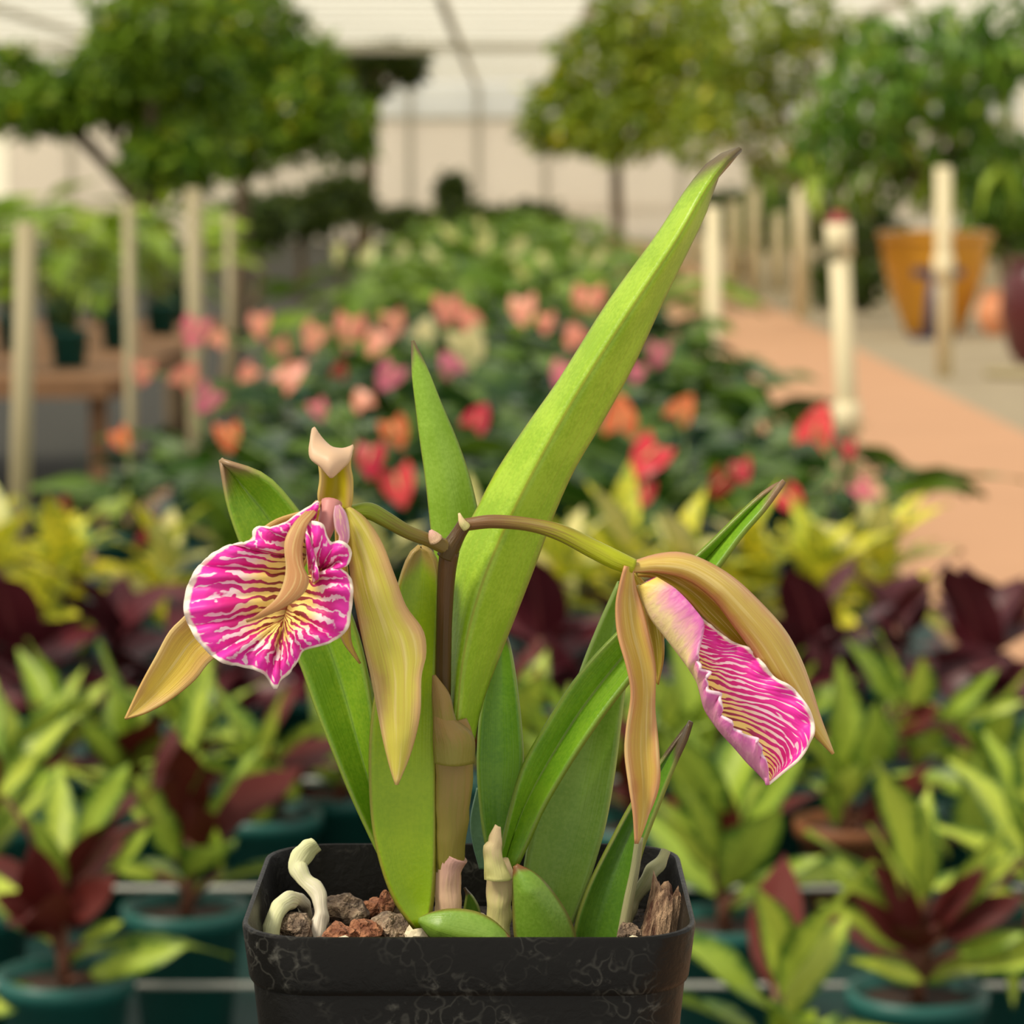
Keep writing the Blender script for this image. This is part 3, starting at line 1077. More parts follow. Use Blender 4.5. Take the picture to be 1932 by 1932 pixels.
LAB_D = ('yellow-blotched leafy plant in a teal pot behind the burgundy plants', 'plant', 'yellow-blotched plants')
rowd = ((110, 3.4, 12), (-10, 3.5, 10), (300, 3.45, 9), (440, 3.5, 8), (590, 3.5, 9), (720, 3.45, 8), (880, 3.5, 8), (1060, 3.42, 12), (1180, 3.5, 12),
        (1300, 3.4, 12), (1420, 3.48, 12), (1540, 3.4, 13), (1660, 3.5, 12))
dpos = spread_pots([(q[0], q[1]) for q in rowd], 0.1, 3.28, 3.6)
for i, (px, d, n) in enumerate(rowd):
    x_, d = dpos[i]
    hero = {110: [('croton', 60, 1230, 130, 1150, 70), ('croton', 120, 1240, 190, 1160, 60), ('croton', 80, 1160, 130, 1060, 46)],
            300: [('croton', 330, 1180, 270, 1100, 60)], 1660: [('croton', 1640, 1140, 1620, 1060, 50), ('croton', 1680, 1170, 1740, 1090, 50)],
            1060: [('cream', 1040, 1180, 1090, 1080, 60)]}.get(px, [])
    small_plant('potted_yellow_plant', {110: 'bright yellow leafy plant in a teal pot beside the leaning post', 300: 'yellow-blotched plant with one broad golden leaf turned to the aisle',
            1060: 'yellow-blotched plant with one tall cream leaf behind the orchid', 440: 'dark green plant with a few cream leaves standing between yellow plants', 590: 'dark green plant with a few cream leaves standing between yellow plants',
            720: 'dark green plant with a few cream leaves standing between yellow plants', 880: 'dark green plant with a few cream leaves standing between yellow plants', 1660: 'yellow-blotched plant with upright yellow leaves at the path edge of the bench'}.get(px, LAB_D[0]), LAB_D[1], 'cream and green plants between the yellow ones' if px in (440, 590, 720, 880) else LAB_D[2], x_, d, ['anth2', 'anth', 'cream'] if px in (440, 590, 720, 880) else ['croton', 'croton', 'cream'] if px != 110 else ['croton'], n + 5, 0.095, 0.075, POT_T, (5, 75), 300 + i, cane='greencane', heroes=hero)


def clump(name, label, cat, group, x, d, lkinds, nleaf, llen, h, spathes=(), seed=0, pot=POT_L, ph=0.108, base_z=BZ, smesh=None, spread=0.16, lmin=0.25):
    """leaves and spathes on long stalks; spathes are (world point, size, mesh)"""
    rnd = random.Random(seed)
    r = empty(name, (x, d, base_z))
    tag(r, label, cat, group)
    link('pot', pot, r)
    stand(r, pot)
    for i in range(nleaf):
        az = i * 2.4 + rnd.uniform(-0.5, 0.5)
        rr = spread * rnd.uniform(0.15, 1.0)
        hh = h * rnd.uniform(lmin, 1.0)
        me = rnd.choice(LV[rnd.choice(lkinds)])
        a2, el, roll, sc_ = az + rnd.uniform(-0.4, 0.4), math.radians(rnd.uniform(-22, 32)), rnd.uniform(-0.4, 0.4), llen * rnd.uniform(0.7, 1.2)

        def make(k, az=az, rr=rr, hh=hh, me=me, a2=a2, el=el, roll=roll, sc_=sc_, q=random.Random(seed * 83 + i)):
            if k:
                g = min(1.0, k / 40)
                da = q.uniform(-1, 1) * (0.5 + 2.6 * g)
                az, a2 = az + da, a2 + da + q.uniform(-0.5, 0.5)
                rr *= q.uniform(1 - 0.75 * g, 1.0)
                hh = h * q.uniform(lmin, 1.0 + 0.15 * g)
                el = el + q.uniform(-0.1, 1.0) * (0.3 + g)
                roll += q.uniform(-0.5, 0.5)
                sc_ *= 1 - 0.45 * g
            tip = Vector((rr * math.cos(az), rr * math.sin(az), ph + hh))
            base = Vector((0.012 * math.cos(az), 0.012 * math.sin(az), ph - 0.004))
            mid = base.lerp(tip, 0.5) + Vector((0, 0, hh * 0.12))
            v, f, u = tube_data([base, mid, tip], [0.0028, 0.0024, 0.002], 5)
            return [('leaf_stalk', (v, f, B['greencane']), Matrix.Identity(4), None), ('leaf', me, leaf_matrix(tip, a2, el, roll, sc_), None)]
        QUEUE.append((2, r, make, 70))
    for i, (w, size, me) in enumerate(spathes):
        def make(k, w=w, size=size, me=me, q=random.Random(seed * 79 + i)):
            sh = q.uniform(-1, 1) * 0.16 * min(1.0, k / 30)
            pos = CAM_P + (w - CAM_P) * (1 + sh / w.y)
            tip = pos - r.location
            base = Vector((0.01, -0.01, ph - 0.004))
            mid = base.lerp(tip, 0.55) + Vector((0, 0, 0.03))
            v, f, u = tube_data([base, mid, tip], [0.0028, 0.0025, 0.002], 5)
            nrm = Vector((q.uniform(-0.45, 0.45), -1.0, q.uniform(0.1, 0.6))).normalized()
            x_ = Vector((q.uniform(-0.7, 0.7), -0.2, q.choice((-1.0, -0.7, 0.9))))
            x_ = (x_ - nrm * x_.dot(nrm)).normalized()
            m = Matrix((x_, nrm.cross(x_), nrm)).transposed().to_4x4() @ Matrix.Diagonal((size, size, size, 1))
            m.translation = tip - x_ * size * 0.3
            return [('flower_stalk', (v, f, B['greencane']), Matrix.Identity(4), None), ('spathe', me, m, spx)]
        QUEUE.append((1, r, make, 60))
    return r


CAM_P = Vector((0, 0, CAM_H))
heroes = [(750, 910, 84, 'coral'), (1225, 860, 92, 'coral'), (1212, 926, 62, 'coral'), (900, 790, 60, 'crimson'), (1170, 790, 84, 'orange'), (1285, 775, 64, 'orange'),
          (1540, 810, 88, 'coral'), (1492, 942, 62, 'coral'), (1400, 885, 50, 'crimson'), (1242, 665, 54, 'pink'), (1200, 700, 44, 'pink'), (430, 820, 60, 'orange'),
          (228, 826, 52, 'orange'), (368, 622, 64, 'pink'), (490, 610, 54, 'salmon'), (592, 632, 58, 'salmon'), (660, 620, 74, 'salmon'), (742, 606, 56, 'salmon'),
          (712, 642, 58, 'salmon'), (546, 710, 68, 'salmon'), (350, 712, 62, 'salmon'), (270, 700, 50, 'salmon'), (392, 750, 62, 'pink'), (470, 702, 44, 'salmon'),
          (842, 580, 62, 'salmon'), (884, 602, 54, 'salmon'), (986, 580, 64, 'salmon'), (1030, 606, 44, 'salmon'), (882, 652, 92, 'palecream'), (800, 626, 54, 'palecream'),
          (735, 706, 64, 'pink'), (850, 690, 54, 'pink'), (684, 756, 50, 'salmon'), (745, 812, 64, 'orange'), (700, 862, 74, 'crimson'), (1110, 566, 74, 'salmon'),
          (1085, 636, 54, 'salmon'), (1060, 702, 54, 'pink'), (115, 956, 48, 'darkred'), (290, 1010, 74, 'darkred'), (1626, 922, 48, 'pink'), (600, 770, 44, 'pink'),
          (640, 700, 40, 'darkred'), (1360, 910, 60, 'darkred'), (1600, 845, 44, 'crimson'), (410, 640, 44, 'salmon'), (530, 655, 46, 'salmon')]
plants = []
rnd = random.Random(5)
for row, d in enumerate((4.05, 4.5, 5.0, 5.5, 6.1, 6.8, 7.6, 8.5)):
    n = 5
    for i in range(n):
        x = -0.52 + (i + (0.5 if row % 2 else 0.0) * 0.8) * 0.235 + rnd.uniform(-0.03, 0.03)
        plants.append([min(x, 0.46), d + rnd.uniform(-0.08, 0.08), []])
for (px, py, sz, colr) in heroes:
    z = 0.845
    d = max(3.85, min(8.9, D_at(py, z)))
    w = P(px, py, d)
    best = min(plants, key=lambda p: (p[0] - w.x) ** 2 * 3 + (p[1] - w.y) ** 2 + 0.02 * len(p[2]))
    best[2].append((w, sz * d / F * 0.86, SPATHE[colr], colr))
NUM = ['no', 'one', 'two', 'three', 'four', 'five', 'six', 'seven', 'eight', 'nine']
WORD = {'coral': 'coral red', 'crimson': 'crimson', 'orange': 'orange', 'salmon': 'pale salmon', 'pink': 'rose pink', 'palecream': 'cream', 'darkred': 'dark red'}
for i, (x, d, sp) in enumerate(plants):
    cnt = {}
    for q in sp:
        cnt[q[3]] = cnt.get(q[3], 0) + 1
    colr = ' and '.join(NUM[v] + ' ' + WORD[k] for k, v in sorted(cnt.items()))
    lab = 'anthurium with ' + colr + (' spathes' if len(sp) > 1 else ' spathe') + ' on the bench' if colr else \
        'leafy anthurium without open spathes among the flowering ones'
    clump('potted_anthurium', lab, 'plant', 'anthuriums with ' + (colr or 'no') + ' spathes', x, d, ['anth', 'anth', 'anth2'], 14, 0.11, 0.08,
          [(a, b, c) for a, b, c, _ in sp], 500 + i, spread=0.13, lmin=0.45)

# peace lilies behind them
ph_ = [(852, 448, 46), (908, 462, 56), (980, 462, 54), (690, 488, 56), (820, 486, 40), (1022, 486, 40), (985, 520, 44), (640, 470, 44), (760, 470, 40), (1130, 480, 40), (905, 420, 30), (1090, 470, 36)]
pl = []
for row, d in enumerate((9.6, 10.7, 11.9, 13.2, 14.6, 16.2, 18.0, 20.0, 22.2, 24.5)):
    for i in range(4):
        pl.append([min(0.485, -0.50 + (i + (0.4 if row % 2 else 0)) * 0.29 + rnd.uniform(-0.04, 0.04)), d, []])
for (px, py, sz) in ph_:
    d = max(9.6, min(24, D_at(py, 0.93)))
    w = P(px, py, d)
    best = min(pl, key=lambda p: (p[0] - w.x) ** 2 * 3 + (p[1] - w.y) ** 2)
    best[2].append((w, sz * d / F, SPATHE['peace']))
for i, (x, d, sp) in enumerate(pl):
    nsp = NUM[len(sp)]
    lab = ('peace lily with ' + nsp + ' pale upright spathe' + ('s' if len(sp) > 1 else '') + ' behind the anthuriums', 'peace lilies with ' + nsp + ' spathes') if sp else \
          ('dense green peace lily without spathes behind the anthuriums', 'peace lilies not in flower')
    clump('potted_peace_lily', lab[0], 'plant', lab[1], x, d, ['peace'], 16, 0.2, 0.15, sp, 700 + i, spread=0.2)

# tall foliage on the left bench
k = 0
for row, d in enumerate((9.4, 10.4, 11.4, 12.4)):
    for i in range(4):
        clump('potted_foliage_plant', 'tall bright green foliage plant at the near end rail across the dark aisle' if row == 0 else 'tall bright green foliage plant farther back on the bench across the dark aisle', 'plant', 'foliage plants at the near end rail' if row == 0 else 'foliage plants farther back across the aisle',
              -1.36 - i * 0.34 + rnd.uniform(-0.04, 0.04), d + rnd.uniform(-0.1, 0.1), ['broad', 'broad', 'peace'], 22, 0.2, 0.38, (), 900 + k, spread=0.2)
        k += 1
# a big pale leaf plant near the leaning post
clump('potted_green_plant', 'green plant with one large pale triangular leaf beside the leaning post', 'plant', None, -0.575, 3.72, ['broad', 'anth'], 7, 0.11, 0.12, (), 990, POT_T, 0.081)

for o in list(COL.objects):       # posts, wires and rails that the leaves must keep clear of
    if o.parent and o.parent.name.split('.')[0] in ('plastic_post', 'wire_rack') and o.type == 'MESH':
        stand(o.parent, o.data)
settle_queue()

# ------------------------------------------------------------------ trees and shrubs


def leaf_cloud(name, blobs, n, size, m, parent, seed, droop=0.0, aspect=0.45):
    rnd = random.Random(seed)
    vol = [b[1].x * b[1].y * b[1].z for b in blobs]
    tot = sum(x ** 0.67 for x in vol)
    verts, faces, tint = [], [], []
    for (c, rad), vv in zip(blobs, vol):
        cnt = int(n * vv ** 0.67 / tot)
        for _ in range(cnt):
            while True:
                q = Vector((rnd.uniform(-1, 1), rnd.uniform(-1, 1), rnd.uniform(-1, 1)))
                if 0.05 < q.length < 1:
                    break
            q = q.normalized() * (q.length ** 0.6)
            wob = 1.0 + 0.35 * mnoise.noise(q * 2.3 + c)
            p = c + Vector((q.x * rad.x, q.y * rad.y, q.z * rad.z)) * wob
            a = Vector((rnd.uniform(-1, 1), rnd.uniform(-1, 1), rnd.uniform(-0.8, 0.6) - droop)).normalized()
            b = a.cross(Vector((rnd.uniform(-1, 1), rnd.uniform(-1, 1), rnd.uniform(-1, 1)))).normalized()
            nn = a.cross(b)
            s = size * rnd.uniform(0.6, 1.3)
            i0 = len(verts)
            verts += [p, p + a * s * 0.45 + b * s * aspect * 0.5 + nn * s * 0.06, p + a * s, p + a * s * 0.45 - b * s * aspect * 0.5 + nn * s * 0.06, p + a * s * 0.5 - nn * s * 0.04]
            faces += [(i0, i0 + 1, i0 + 4), (i0 + 1, i0 + 2, i0 + 4), (i0 + 2, i0 + 3, i0 + 4), (i0 + 3, i0, i0 + 4)]
            tv = min(1, max(0, rnd.gauss(0.42, 0.25) + 0.25 * mnoise.noise(p * 2.2)))
            tint += [tv] * 5
    o = mesh_obj(name, verts, faces, m, parent)
    at = o.data.attributes.new('tint', 'FLOAT', 'POINT')
    at.data.foreach_set('value', tint)
    o['kind'] = 'stuff'
    return o


def tree(name, label, cat, group, blobs_px, d, base_px, n, size, m, seed, trunk_r=0.05, droop=0.2, depth=0.8, base_z=0.0, trunk_m=None):
    rnd = random.Random(seed)
    blobs = []
    for (px, py, rx, ry) in blobs_px:
        dd = d + rnd.uniform(-0.5, 0.5) * depth
        blobs.append((P(px, py, dd), Vector((rx * d / F, max(rx, ry) * d / F * depth, ry * d / F))))
    base = P(base_px, 600, d)
    base.z = base_z
    r = empty(name, base)
    tag(r, label, cat, group)
    cen = sum((b[0] for b in blobs), Vector()) / len(blobs)
    low = min(b[0].z for b in blobs)
    fork = Vector((base.x * 0.6 + cen.x * 0.4, d, max(base_z + 0.3, low - 0.25)))
    v, f, u = tube_data([base, base.lerp(fork, 0.5) + Vector((0.04, 0, 0)), fork], [trunk_r, trunk_r * 0.85, trunk_r * 0.7], 10, 9)
    o = mesh_obj('trunk', v, f, trunk_m or B['trunk'], r)
    rebase(base, o)
    for b in blobs:
        v, f, u = tube_data([fork, fork.lerp(b[0], 0.5) + Vector((0, 0, 0.05)), b[0]], [trunk_r * 0.6, trunk_r * 0.4, trunk_r * 0.15], 7, 6)
        o = mesh_obj('branch', v, f, trunk_m or B['trunk'], r)
        rebase(base, o)
    o = leaf_cloud('foliage', blobs, n, size, m, r, seed, droop)
    rebase(base, o)
    return r


tree('leafy_tree', 'broad leafy tree arching over the bench across the dark aisle', 'tree', None,
     [(290, 60, 120, 110), (330, 170, 140, 120), (60, 200, 130, 50), (170, 170, 90, 70), (330, 300, 100, 60), (20, 130, 60, 50), (230, 120, 80, 80)], 13.5, 330, 5600, 0.085, B['cloud_l'], 21, 0.05)
tree('leafy_tree', 'dense rounded tree with yellowing tips beside the small dark tree', 'tree', None,
     [(470, 70, 110, 110), (540, 190, 130, 110), (440, 240, 120, 90), (650, 240, 66, 70), (580, 130, 70, 60), (400, 40, 90, 90)], 15.5, 420, 5600, 0.085, B['cloud_l'], 22, 0.05)
tree('leafy_tree', 'yellow-flecked tree standing past the far end of the planted bench', 'tree', None,
     [(1240, 30, 130, 110), (1150, 130, 120, 100), (1060, 220, 84, 74), (1160, 240, 100, 64), (1290, 160, 120, 100)], 26.6, 1150, 5200, 0.13, B['cloud_r'], 23, 0.06)
tree('leafy_tree', 'open loose tree above the slender stakes by the path', 'tree', None,
     [(1400, 60, 110, 90), (1400, 200, 100, 70), (1310, 250, 70, 60), (1500, 120, 80, 80), (1530, 40, 80, 60), (1480, 300, 80, 60)], 24.0, 1600, 1900, 0.12, B['cloud_r'], 24, 0.05)
tree('umbrella_tree', 'small dark umbrella-shaped tree with a thin leaning trunk', 'tree', None,
     [(730, 105, 70, 26), (690, 125, 40, 24), (770, 130, 36, 26), (700, 170, 30, 18)], 38.0, 680, 2200, 0.14, B['cloud_d'], 25, 0.12)
for i, (px, d, pts) in enumerate(((1500, 34.0, [(1500, 390, 80, 70), (1440, 420, 60, 50)]), (1620, 27.0, [(1620, 430, 80, 60), (1600, 520, 70, 50)]),
                                  (1890, 25.8, [(1900, 420, 80, 60), (1870, 350, 60, 60)]), (1400, 36.0, [(1390, 410, 60, 50), (1340, 400, 40, 40)]))):
    tree('leafy_shrub', 'dark green leafy shrub behind the stakes and pots on the verge', 'shrub', 'shrubs along the verge', pts, d, px, 1500, 0.13, B['cloud_d' if i % 2 else 'cloud_g'], 40 + i, 0.05)
for i, (px, py, d, rx, ry) in enumerate(((640, 370, 34, 60, 46), (560, 400, 30, 70, 40), (760, 412, 36, 60, 22), (880, 408, 38, 60, 24), (1000, 405, 40, 60, 24), (850, 360, 42, 24, 34), (480, 410, 27, 60, 40))):
    tree('far_shrub', 'low dark shrub at the far end of the planted bench', 'shrub', 'shrubs at the far end', [(px, py, rx, ry), (px + rx * 0.4, py + 10, rx * 0.7, ry * 0.8)], d, px, 900, 0.16, B['cloud_d'], 60 + i, 0.05)

# the amber pot with its big-leaved tree
ad = D_at(632, 0.0)
ax = P(1772, 632, ad).x
ap = empty('glazed_pot', (ax, ad + 0.3, 0))
tag(ap, 'large amber glazed pot holding the drooping-leaved tree', 'pot')


def lathe(name, prof, m, parent, n=28):
    verts, faces, uvs = [], [], []
    for (r, z) in prof:
        for j in range(n):
            a = 2 * math.pi * j / n
            verts.append((r * math.cos(a), r * math.sin(a), z)); uvs.append((j / n, z))
    for i in range(len(prof) - 1):
        for j in range(n):
            a, b = i * n + j, i * n + (j + 1) % n
            faces.append((a, b, b + n, a + n))
    faces.append(tuple(range(n - 1, -1, -1)))
    faces.append(tuple((len(prof) - 1) * n + j for j in range(n)))
    return mesh_obj(name, verts, faces, m, parent, uvs=uvs, sharp=40)


lathe('body', [(0.20, 0), (0.24, 0.06), (0.33, 0.30), (0.39, 0.52), (0.41, 0.66), (0.41, 0.70)], B['amber'], ap)
lathe('rim', [(0.40, 0.70), (0.44, 0.71), (0.44, 0.77), (0.40, 0.78), (0.37, 0.76), (0.36, 0.70)], B['amber'], ap)
lathe('soil', [(0.33, 0.69), (0.35, 0.73)], B['soil'], ap)
q = P(1758, 640, D_at(640, 0)); q.z = 0
tp = empty('t_post', q)
tag(tp, 'navy blue T-shaped stand in front of the amber pot', 'stand')
q2 = P(1760, 518, q.y).z
v, f, u = tube_data([Vector((0, 0, 0.0)), Vector((0.02, 0, q2))], [0.075, 0.05], 12)
mesh_obj('upright', v, f, B['navy'], tp)
box('crossbar', (-0.14, 0.22, -0.04, 0.04, q2 - 0.02, q2 + 0.05), B['navy'], tp)
box('foot', (-0.16, 0.16, -0.1, 0.1, 0.0, 0.03), B['navy'], tp)
mp_ = empty('glazed_pot', (P(1925, 690, D_at(690, 0)).x + 0.17, D_at(690, 0) + 0.2, 0))
tag(mp_, 'dark maroon glazed jar standing on the verge beside the amber pot', 'pot')
lathe('body', [(0.16, 0), (0.22, 0.1), (0.27, 0.32), (0.26, 0.52), (0.2, 0.62)], B['maroonpot'], mp_)
lathe('rim', [(0.2, 0.62), (0.23, 0.63), (0.23, 0.67), (0.19, 0.68)], B['maroonpot'], mp_)
q = P(1880, 625, D_at(632, 0)); q.z = 0
pp = empty('clay_pot', (q.x, q.y, 0))
tag(pp, 'small round peach clay pot between the amber and maroon pots', 'pot')
lathe('body', [(0.07, 0), (0.13, 0.08), (0.15, 0.17), (0.12, 0.26), (0.09, 0.30)], B['peachpot'], pp)
lathe('rim', [(0.09, 0.30), (0.11, 0.305), (0.11, 0.33), (0.085, 0.335)], B['peachpot'], pp)
q = P(1900, 712, D_at(712, 0))
tag(mesh_obj('garden_pipe', *(lambda a: (a[0], a[1]))(tube_data([Vector((q.x - 0.12, q.y, 0.03)), Vector((q.x + 0.7, q.y - 0.5, 0.03))], [0.03, 0.03], 10)), B['pvc_shade_tan']),
    'pale pipe lying on the grey verge below the maroon jar', 'pipe')

bt = tree('drooping_tree', 'tree with long drooping leaves growing in the amber pot', 'tree', None,
          [(1650, 180, 110, 110), (1790, 120, 120, 110), (1850, 290, 100, 80), (1720, 300, 90, 70), (1560, 260, 70, 80), (1900, 60, 80, 80), (1640, 60, 70, 40)],
          ad + 0.3, 1772, 1700, 0.17, B['cloud_g'], 31, 0.06, droop=0.9, base_z=0.73)
rnd = random.Random(9)
for i in range(110):
    px, py = rnd.choice([(1650, 200), (1790, 150), (1850, 320), (1730, 320), (1570, 280), (1900, 100), (1640, 80), (1620, 380)])
    pos = P(px + rnd.gauss(0, 55), py + rnd.gauss(0, 50), ad + 0.3 + rnd.uniform(-0.6, 0.1)) - bt.location
    s_ = rnd.uniform(0.24, 0.42)
    pos.z = max(pos.z, 0.14 + s_)            # the tips stay above the pot's rim
    o = link('leaf', rnd.choice(LV['ficus']), bt)
    set_leaf(o, pos, rnd.uniform(0, 6.3), math.radians(rnd.uniform(-85, -20)), rnd.uniform(-0.6, 0.6), s_)

# ================================================================== the potted orchid
RIM_Z = P(885, 1770, 0.529).z
PX = -0.0079
PW, PD = 0.0418, 0.0390          # half width, half depth of the rim
POT_H = 0.072


def rrect(hw, hd, rad, n=8):
    out = []
    for cx, cy, a0 in ((hw - rad, hd - rad, 0), (-hw + rad, hd - rad, 90), (-hw + rad, -hd + rad, 180), (hw - rad, -hd + rad, 270)):
        for i in range(n + 1):
            a = math.radians(a0 + 90 * i / n)
            out.append((cx + rad * math.cos(a), cy + rad * math.sin(a)))
    return out


def pot_loft(name, rings, m, parent, close_bottom=True):
    verts, faces, uvs = [], [], []
    k = None
    for (inset, z) in rings:
        pr = rrect(PW - inset, PD - inset, max(0.004, 0.0135 - inset * 0.6))
        k = len(pr)
        for (x, y) in pr:
            verts.append((x, y, z)); uvs.append((0, 0))
    for i in range(len(rings) - 1):
        for j in range(k):
            a, b = i * k + j, i * k + (j + 1) % k
            faces.append((a, b, b + k, a + k))
    if close_bottom:
        faces.append(tuple(range(k - 1, -1, -1)))
        n0 = (len(rings) - 1) * k
        faces.append(tuple(n0 + j for j in range(k)))
    return mesh_obj(name, verts, faces, m, parent, uvs=uvs, sharp=32)


pot = empty('nursery_pot', (PX, YC, RIM_Z - POT_H))
tag(pot, 'square black plastic nursery pot with pale water marks holding the orchid', 'pot')
pot_loft('body', [(0.0085, 0.0), (0.0075, 0.002), (0.0021, POT_H - 0.0112), (0.0045, POT_H - 0.0113),
                  (0.0095, 0.004)], M['pot'], pot)
pot_loft('rim_band', [(0.0022, POT_H - 0.0113), (0.0017, POT_H - 0.0108), (0.0013, POT_H - 0.0098), (0.0002, POT_H - 0.0006), (0.0004, POT_H - 0.0001), (0.0008, POT_H),
                      (0.0012, POT_H - 0.0002), (0.0014, POT_H - 0.0008), (0.0030, POT_H - 0.0113), (0.0048, POT_H - 0.024)], M['pot'], pot, False)
MED_Z = RIM_Z - 0.0118
med = empty('growing_medium', (PX, YC, MED_Z - 0.02))
tag(med, 'dark crumbly growing medium filling the square black pot', 'soil')
pr = rrect(PW - 0.0062, PD - 0.0062, 0.008, 6)
verts = [(x * 0.94, y * 0.94, 0.0) for x, y in pr]
for k in (1.0, 0.75, 0.5, 0.25):
    verts += [(x * k, y * k, 0.02 + 0.0012 * mnoise.noise(Vector((x * k * 300, y * k * 300, 1)))) for x, y in pr]
n0 = len(pr)
faces = [tuple(range(n0 - 1, -1, -1))]
for i in range(4):
    for j in range(n0):
        a, b = i * n0 + j, i * n0 + (j + 1) % n0
        faces.append((a, b, b + n0, a + n0))
faces.append(tuple(4 * n0 + j for j in range(n0)))
mesh_obj('medium', verts, faces, M['soil'], med)

st_z = RIM_Z - POT_H
stand = empty('plant_stand', (PX, YC, 0))
tag(stand, 'slim wooden pedestal stand carrying the square black pot', 'stand')
lathe('top', [(0.05, st_z - 0.016), (0.053, st_z - 0.012), (0.053, st_z - 0.004), (0.05, st_z)], B['wood'], stand)
lathe('column', [(0.03, 0.03), (0.02, 0.08), (0.018, st_z - 0.05), (0.03, st_z - 0.016)], B['wood'], stand, 16)
lathe('foot', [(0.13, 0.0), (0.13, 0.02), (0.03, 0.035)], B['wood'], stand)

orch = empty('orchid', (PX, YC, MED_Z))
tag(orch, 'orchid with two striped magenta-lipped flowers and strappy green leaves in the black pot', 'orchid')
OL = Vector(orch.location)


def put(name, V_, F_, U_, mats, parent=orch, fmat=None, thick=0.0, sub=0, label=None):
    o = mesh_obj(name, V_, F_, mats, parent, uvs=U_, fmat=fmat)
    if parent is orch:
        rebase(OL, o)
    else:
        o.matrix_parent_inverse = Matrix.Identity(4)
    if thick:
        md = o.modifiers.new('thickness', 'SOLIDIFY')
        md.thickness = thick
        md.offset = 0.0
        md.use_rim = True
    if sub:
        md = o.modifiers.new('smooth', 'SUBSURF')
        md.levels = md.render_levels = sub
    if label:
        o['label'] = label
    return o


def ribbon(Lp, Rp, Mp=None, fold=0.2, crease=0.6, n=40, m=13, wav=0.0, wn=3.0, seed=0.0):
    """blade between two traced edges; fold = cm by which the midline lies behind the edges"""
    L3 = even([S(*p) for p in Lp], n)
    R3 = even([S(*p) for p in Rp], n)
    if Mp:
        M3 = even([S(*p) for p in Mp], n)
    else:
        M3 = [(a + b) / 2 for a, b in zip(L3, R3)]
    verts, faces, uvs = [], [], []
    ln = [0.0]
    for a, b in zip(M3, M3[1:]):
        ln.append(ln[-1] + (b - a).length)
    for i in range(n):
        w = (L3[i] - R3[i]).length
        mm = M3[i] + Vector((0, 1, 0)) * (fold / 100) * min(1.0, w / 0.006)
        t = i / (n - 1)
        for j in range(m):
            s = j / (m - 1)
            lin = L3[i].lerp(mm, s * 2) if s < 0.5 else mm.lerp(R3[i], s * 2 - 1)
            c = mm * 2 - (L3[i] + R3[i]) / 2
            quad = L3[i] * (1 - s) ** 2 + c * 2 * s * (1 - s) + R3[i] * s ** 2
            p = lin * crease + quad * (1 - crease)
            e = abs(2 * s - 1)
            p = p + Vector((0, 1, 0)) * wav / 100 * math.sin(wn * 6.28 * t + seed + (2.0 if s > 0.5 else 0.0)) * e * e * min(1.0, w / 0.006)
            verts.append(p)
            uvs.append((s, ln[i] / ln[-1]))
    for i in range(n - 1):
        for j in range(m - 1):
            a = i * m + j
            faces.append((a, a + 1, a + m + 1, a + m))
    return verts, faces, uvs


def O(pts, a, b):
    """give traced pixels a depth running from a at the first to b at the last"""
    k = len(pts) - 1
    return [(x, y, a + (b - a) * i / k) for i, (x, y) in enumerate(pts)]


def leaf(Lp, Rp, Mp, mat, a, b, fold=0.2, crease=0.6, thick=0.0009, tilt=0.0, **kw):
    V_, F_, U_ = ribbon(O(Lp, a - tilt, b - tilt), O(Rp, a + tilt, b + tilt), O(Mp, a, b) if Mp else None, fold, crease, **kw)
    return put('leaf', V_, F_, U_, M[mat], thick=thick)


# tall folded leaf (base to tip)
leaf([(836, 1470), (842, 1400), (848, 1330), (847, 1260), (850, 1180), (857, 1090), (866, 1042), (882, 1000), (906, 955), (940, 890), (1000, 800),
      (1060, 715), (1150, 572), (1240, 448), (1296, 362), (1336, 312), (1364, 293), (1394, 282)],
     [(868, 1480), (888, 1410), (900, 1350), (915, 1300), (940, 1235), (970, 1160), (1008, 1062), (1040, 975), (1080, 885), (1132, 797), (1192, 688),
      (1250, 562), (1296, 468), (1328, 400), (1350, 336), (1370, 312), (1394, 282)],
     [(852, 1475), (860, 1400), (866, 1320), (872, 1250), (888, 1165), (912, 1085), (938, 1020), (968, 955), (1032, 832), (1100, 715),
      (1182, 588), (1268, 458), (1318, 372), (1348, 328), (1370, 302), (1394, 282)],
     'leaf_tall', 0.1, 1.4, fold=-0.78, crease=0.85, thick=0.0011, tilt=0.12)
# pointed leaf behind the node
leaf([(842, 1300), (836, 1180), (826, 1080), (815, 1000), (805, 905), (796, 840), (788, 775), (780, 705), (779, 643)],
     [(890, 1300), (905, 1180), (908, 1080), (906, 1000), (896, 945), (880, 885), (858, 825), (832, 765), (804, 695), (779, 643)],
     None, 'leaf_mid', 1.7, 1.9, fold=-0.15, crease=0.1, thick=0.001)
# long leaf behind the left flower
leaf([(790, 1750), (735, 1650), (700, 1580), (660, 1495), (625, 1410), (597, 1340), (565, 1250), (530, 1185), (490, 1110), (455, 1030), (430, 955), (416, 868)],
     [(806, 1750), (775, 1650), (750, 1570), (730, 1500), (712, 1400), (698, 1300), (675, 1200), (645, 1120), (606, 1035), (562, 965), (500, 898), (416, 868)],
     [(798, 1750), (752, 1650), (722, 1575), (700, 1500), (672, 1400), (650, 1320), (622, 1235), (590, 1160), (548, 1070), (505, 985), (450, 915), (416, 868)],
     'leaf_left', 0.3, 0.9, fold=0.42, crease=0.85, tilt=-0.12)
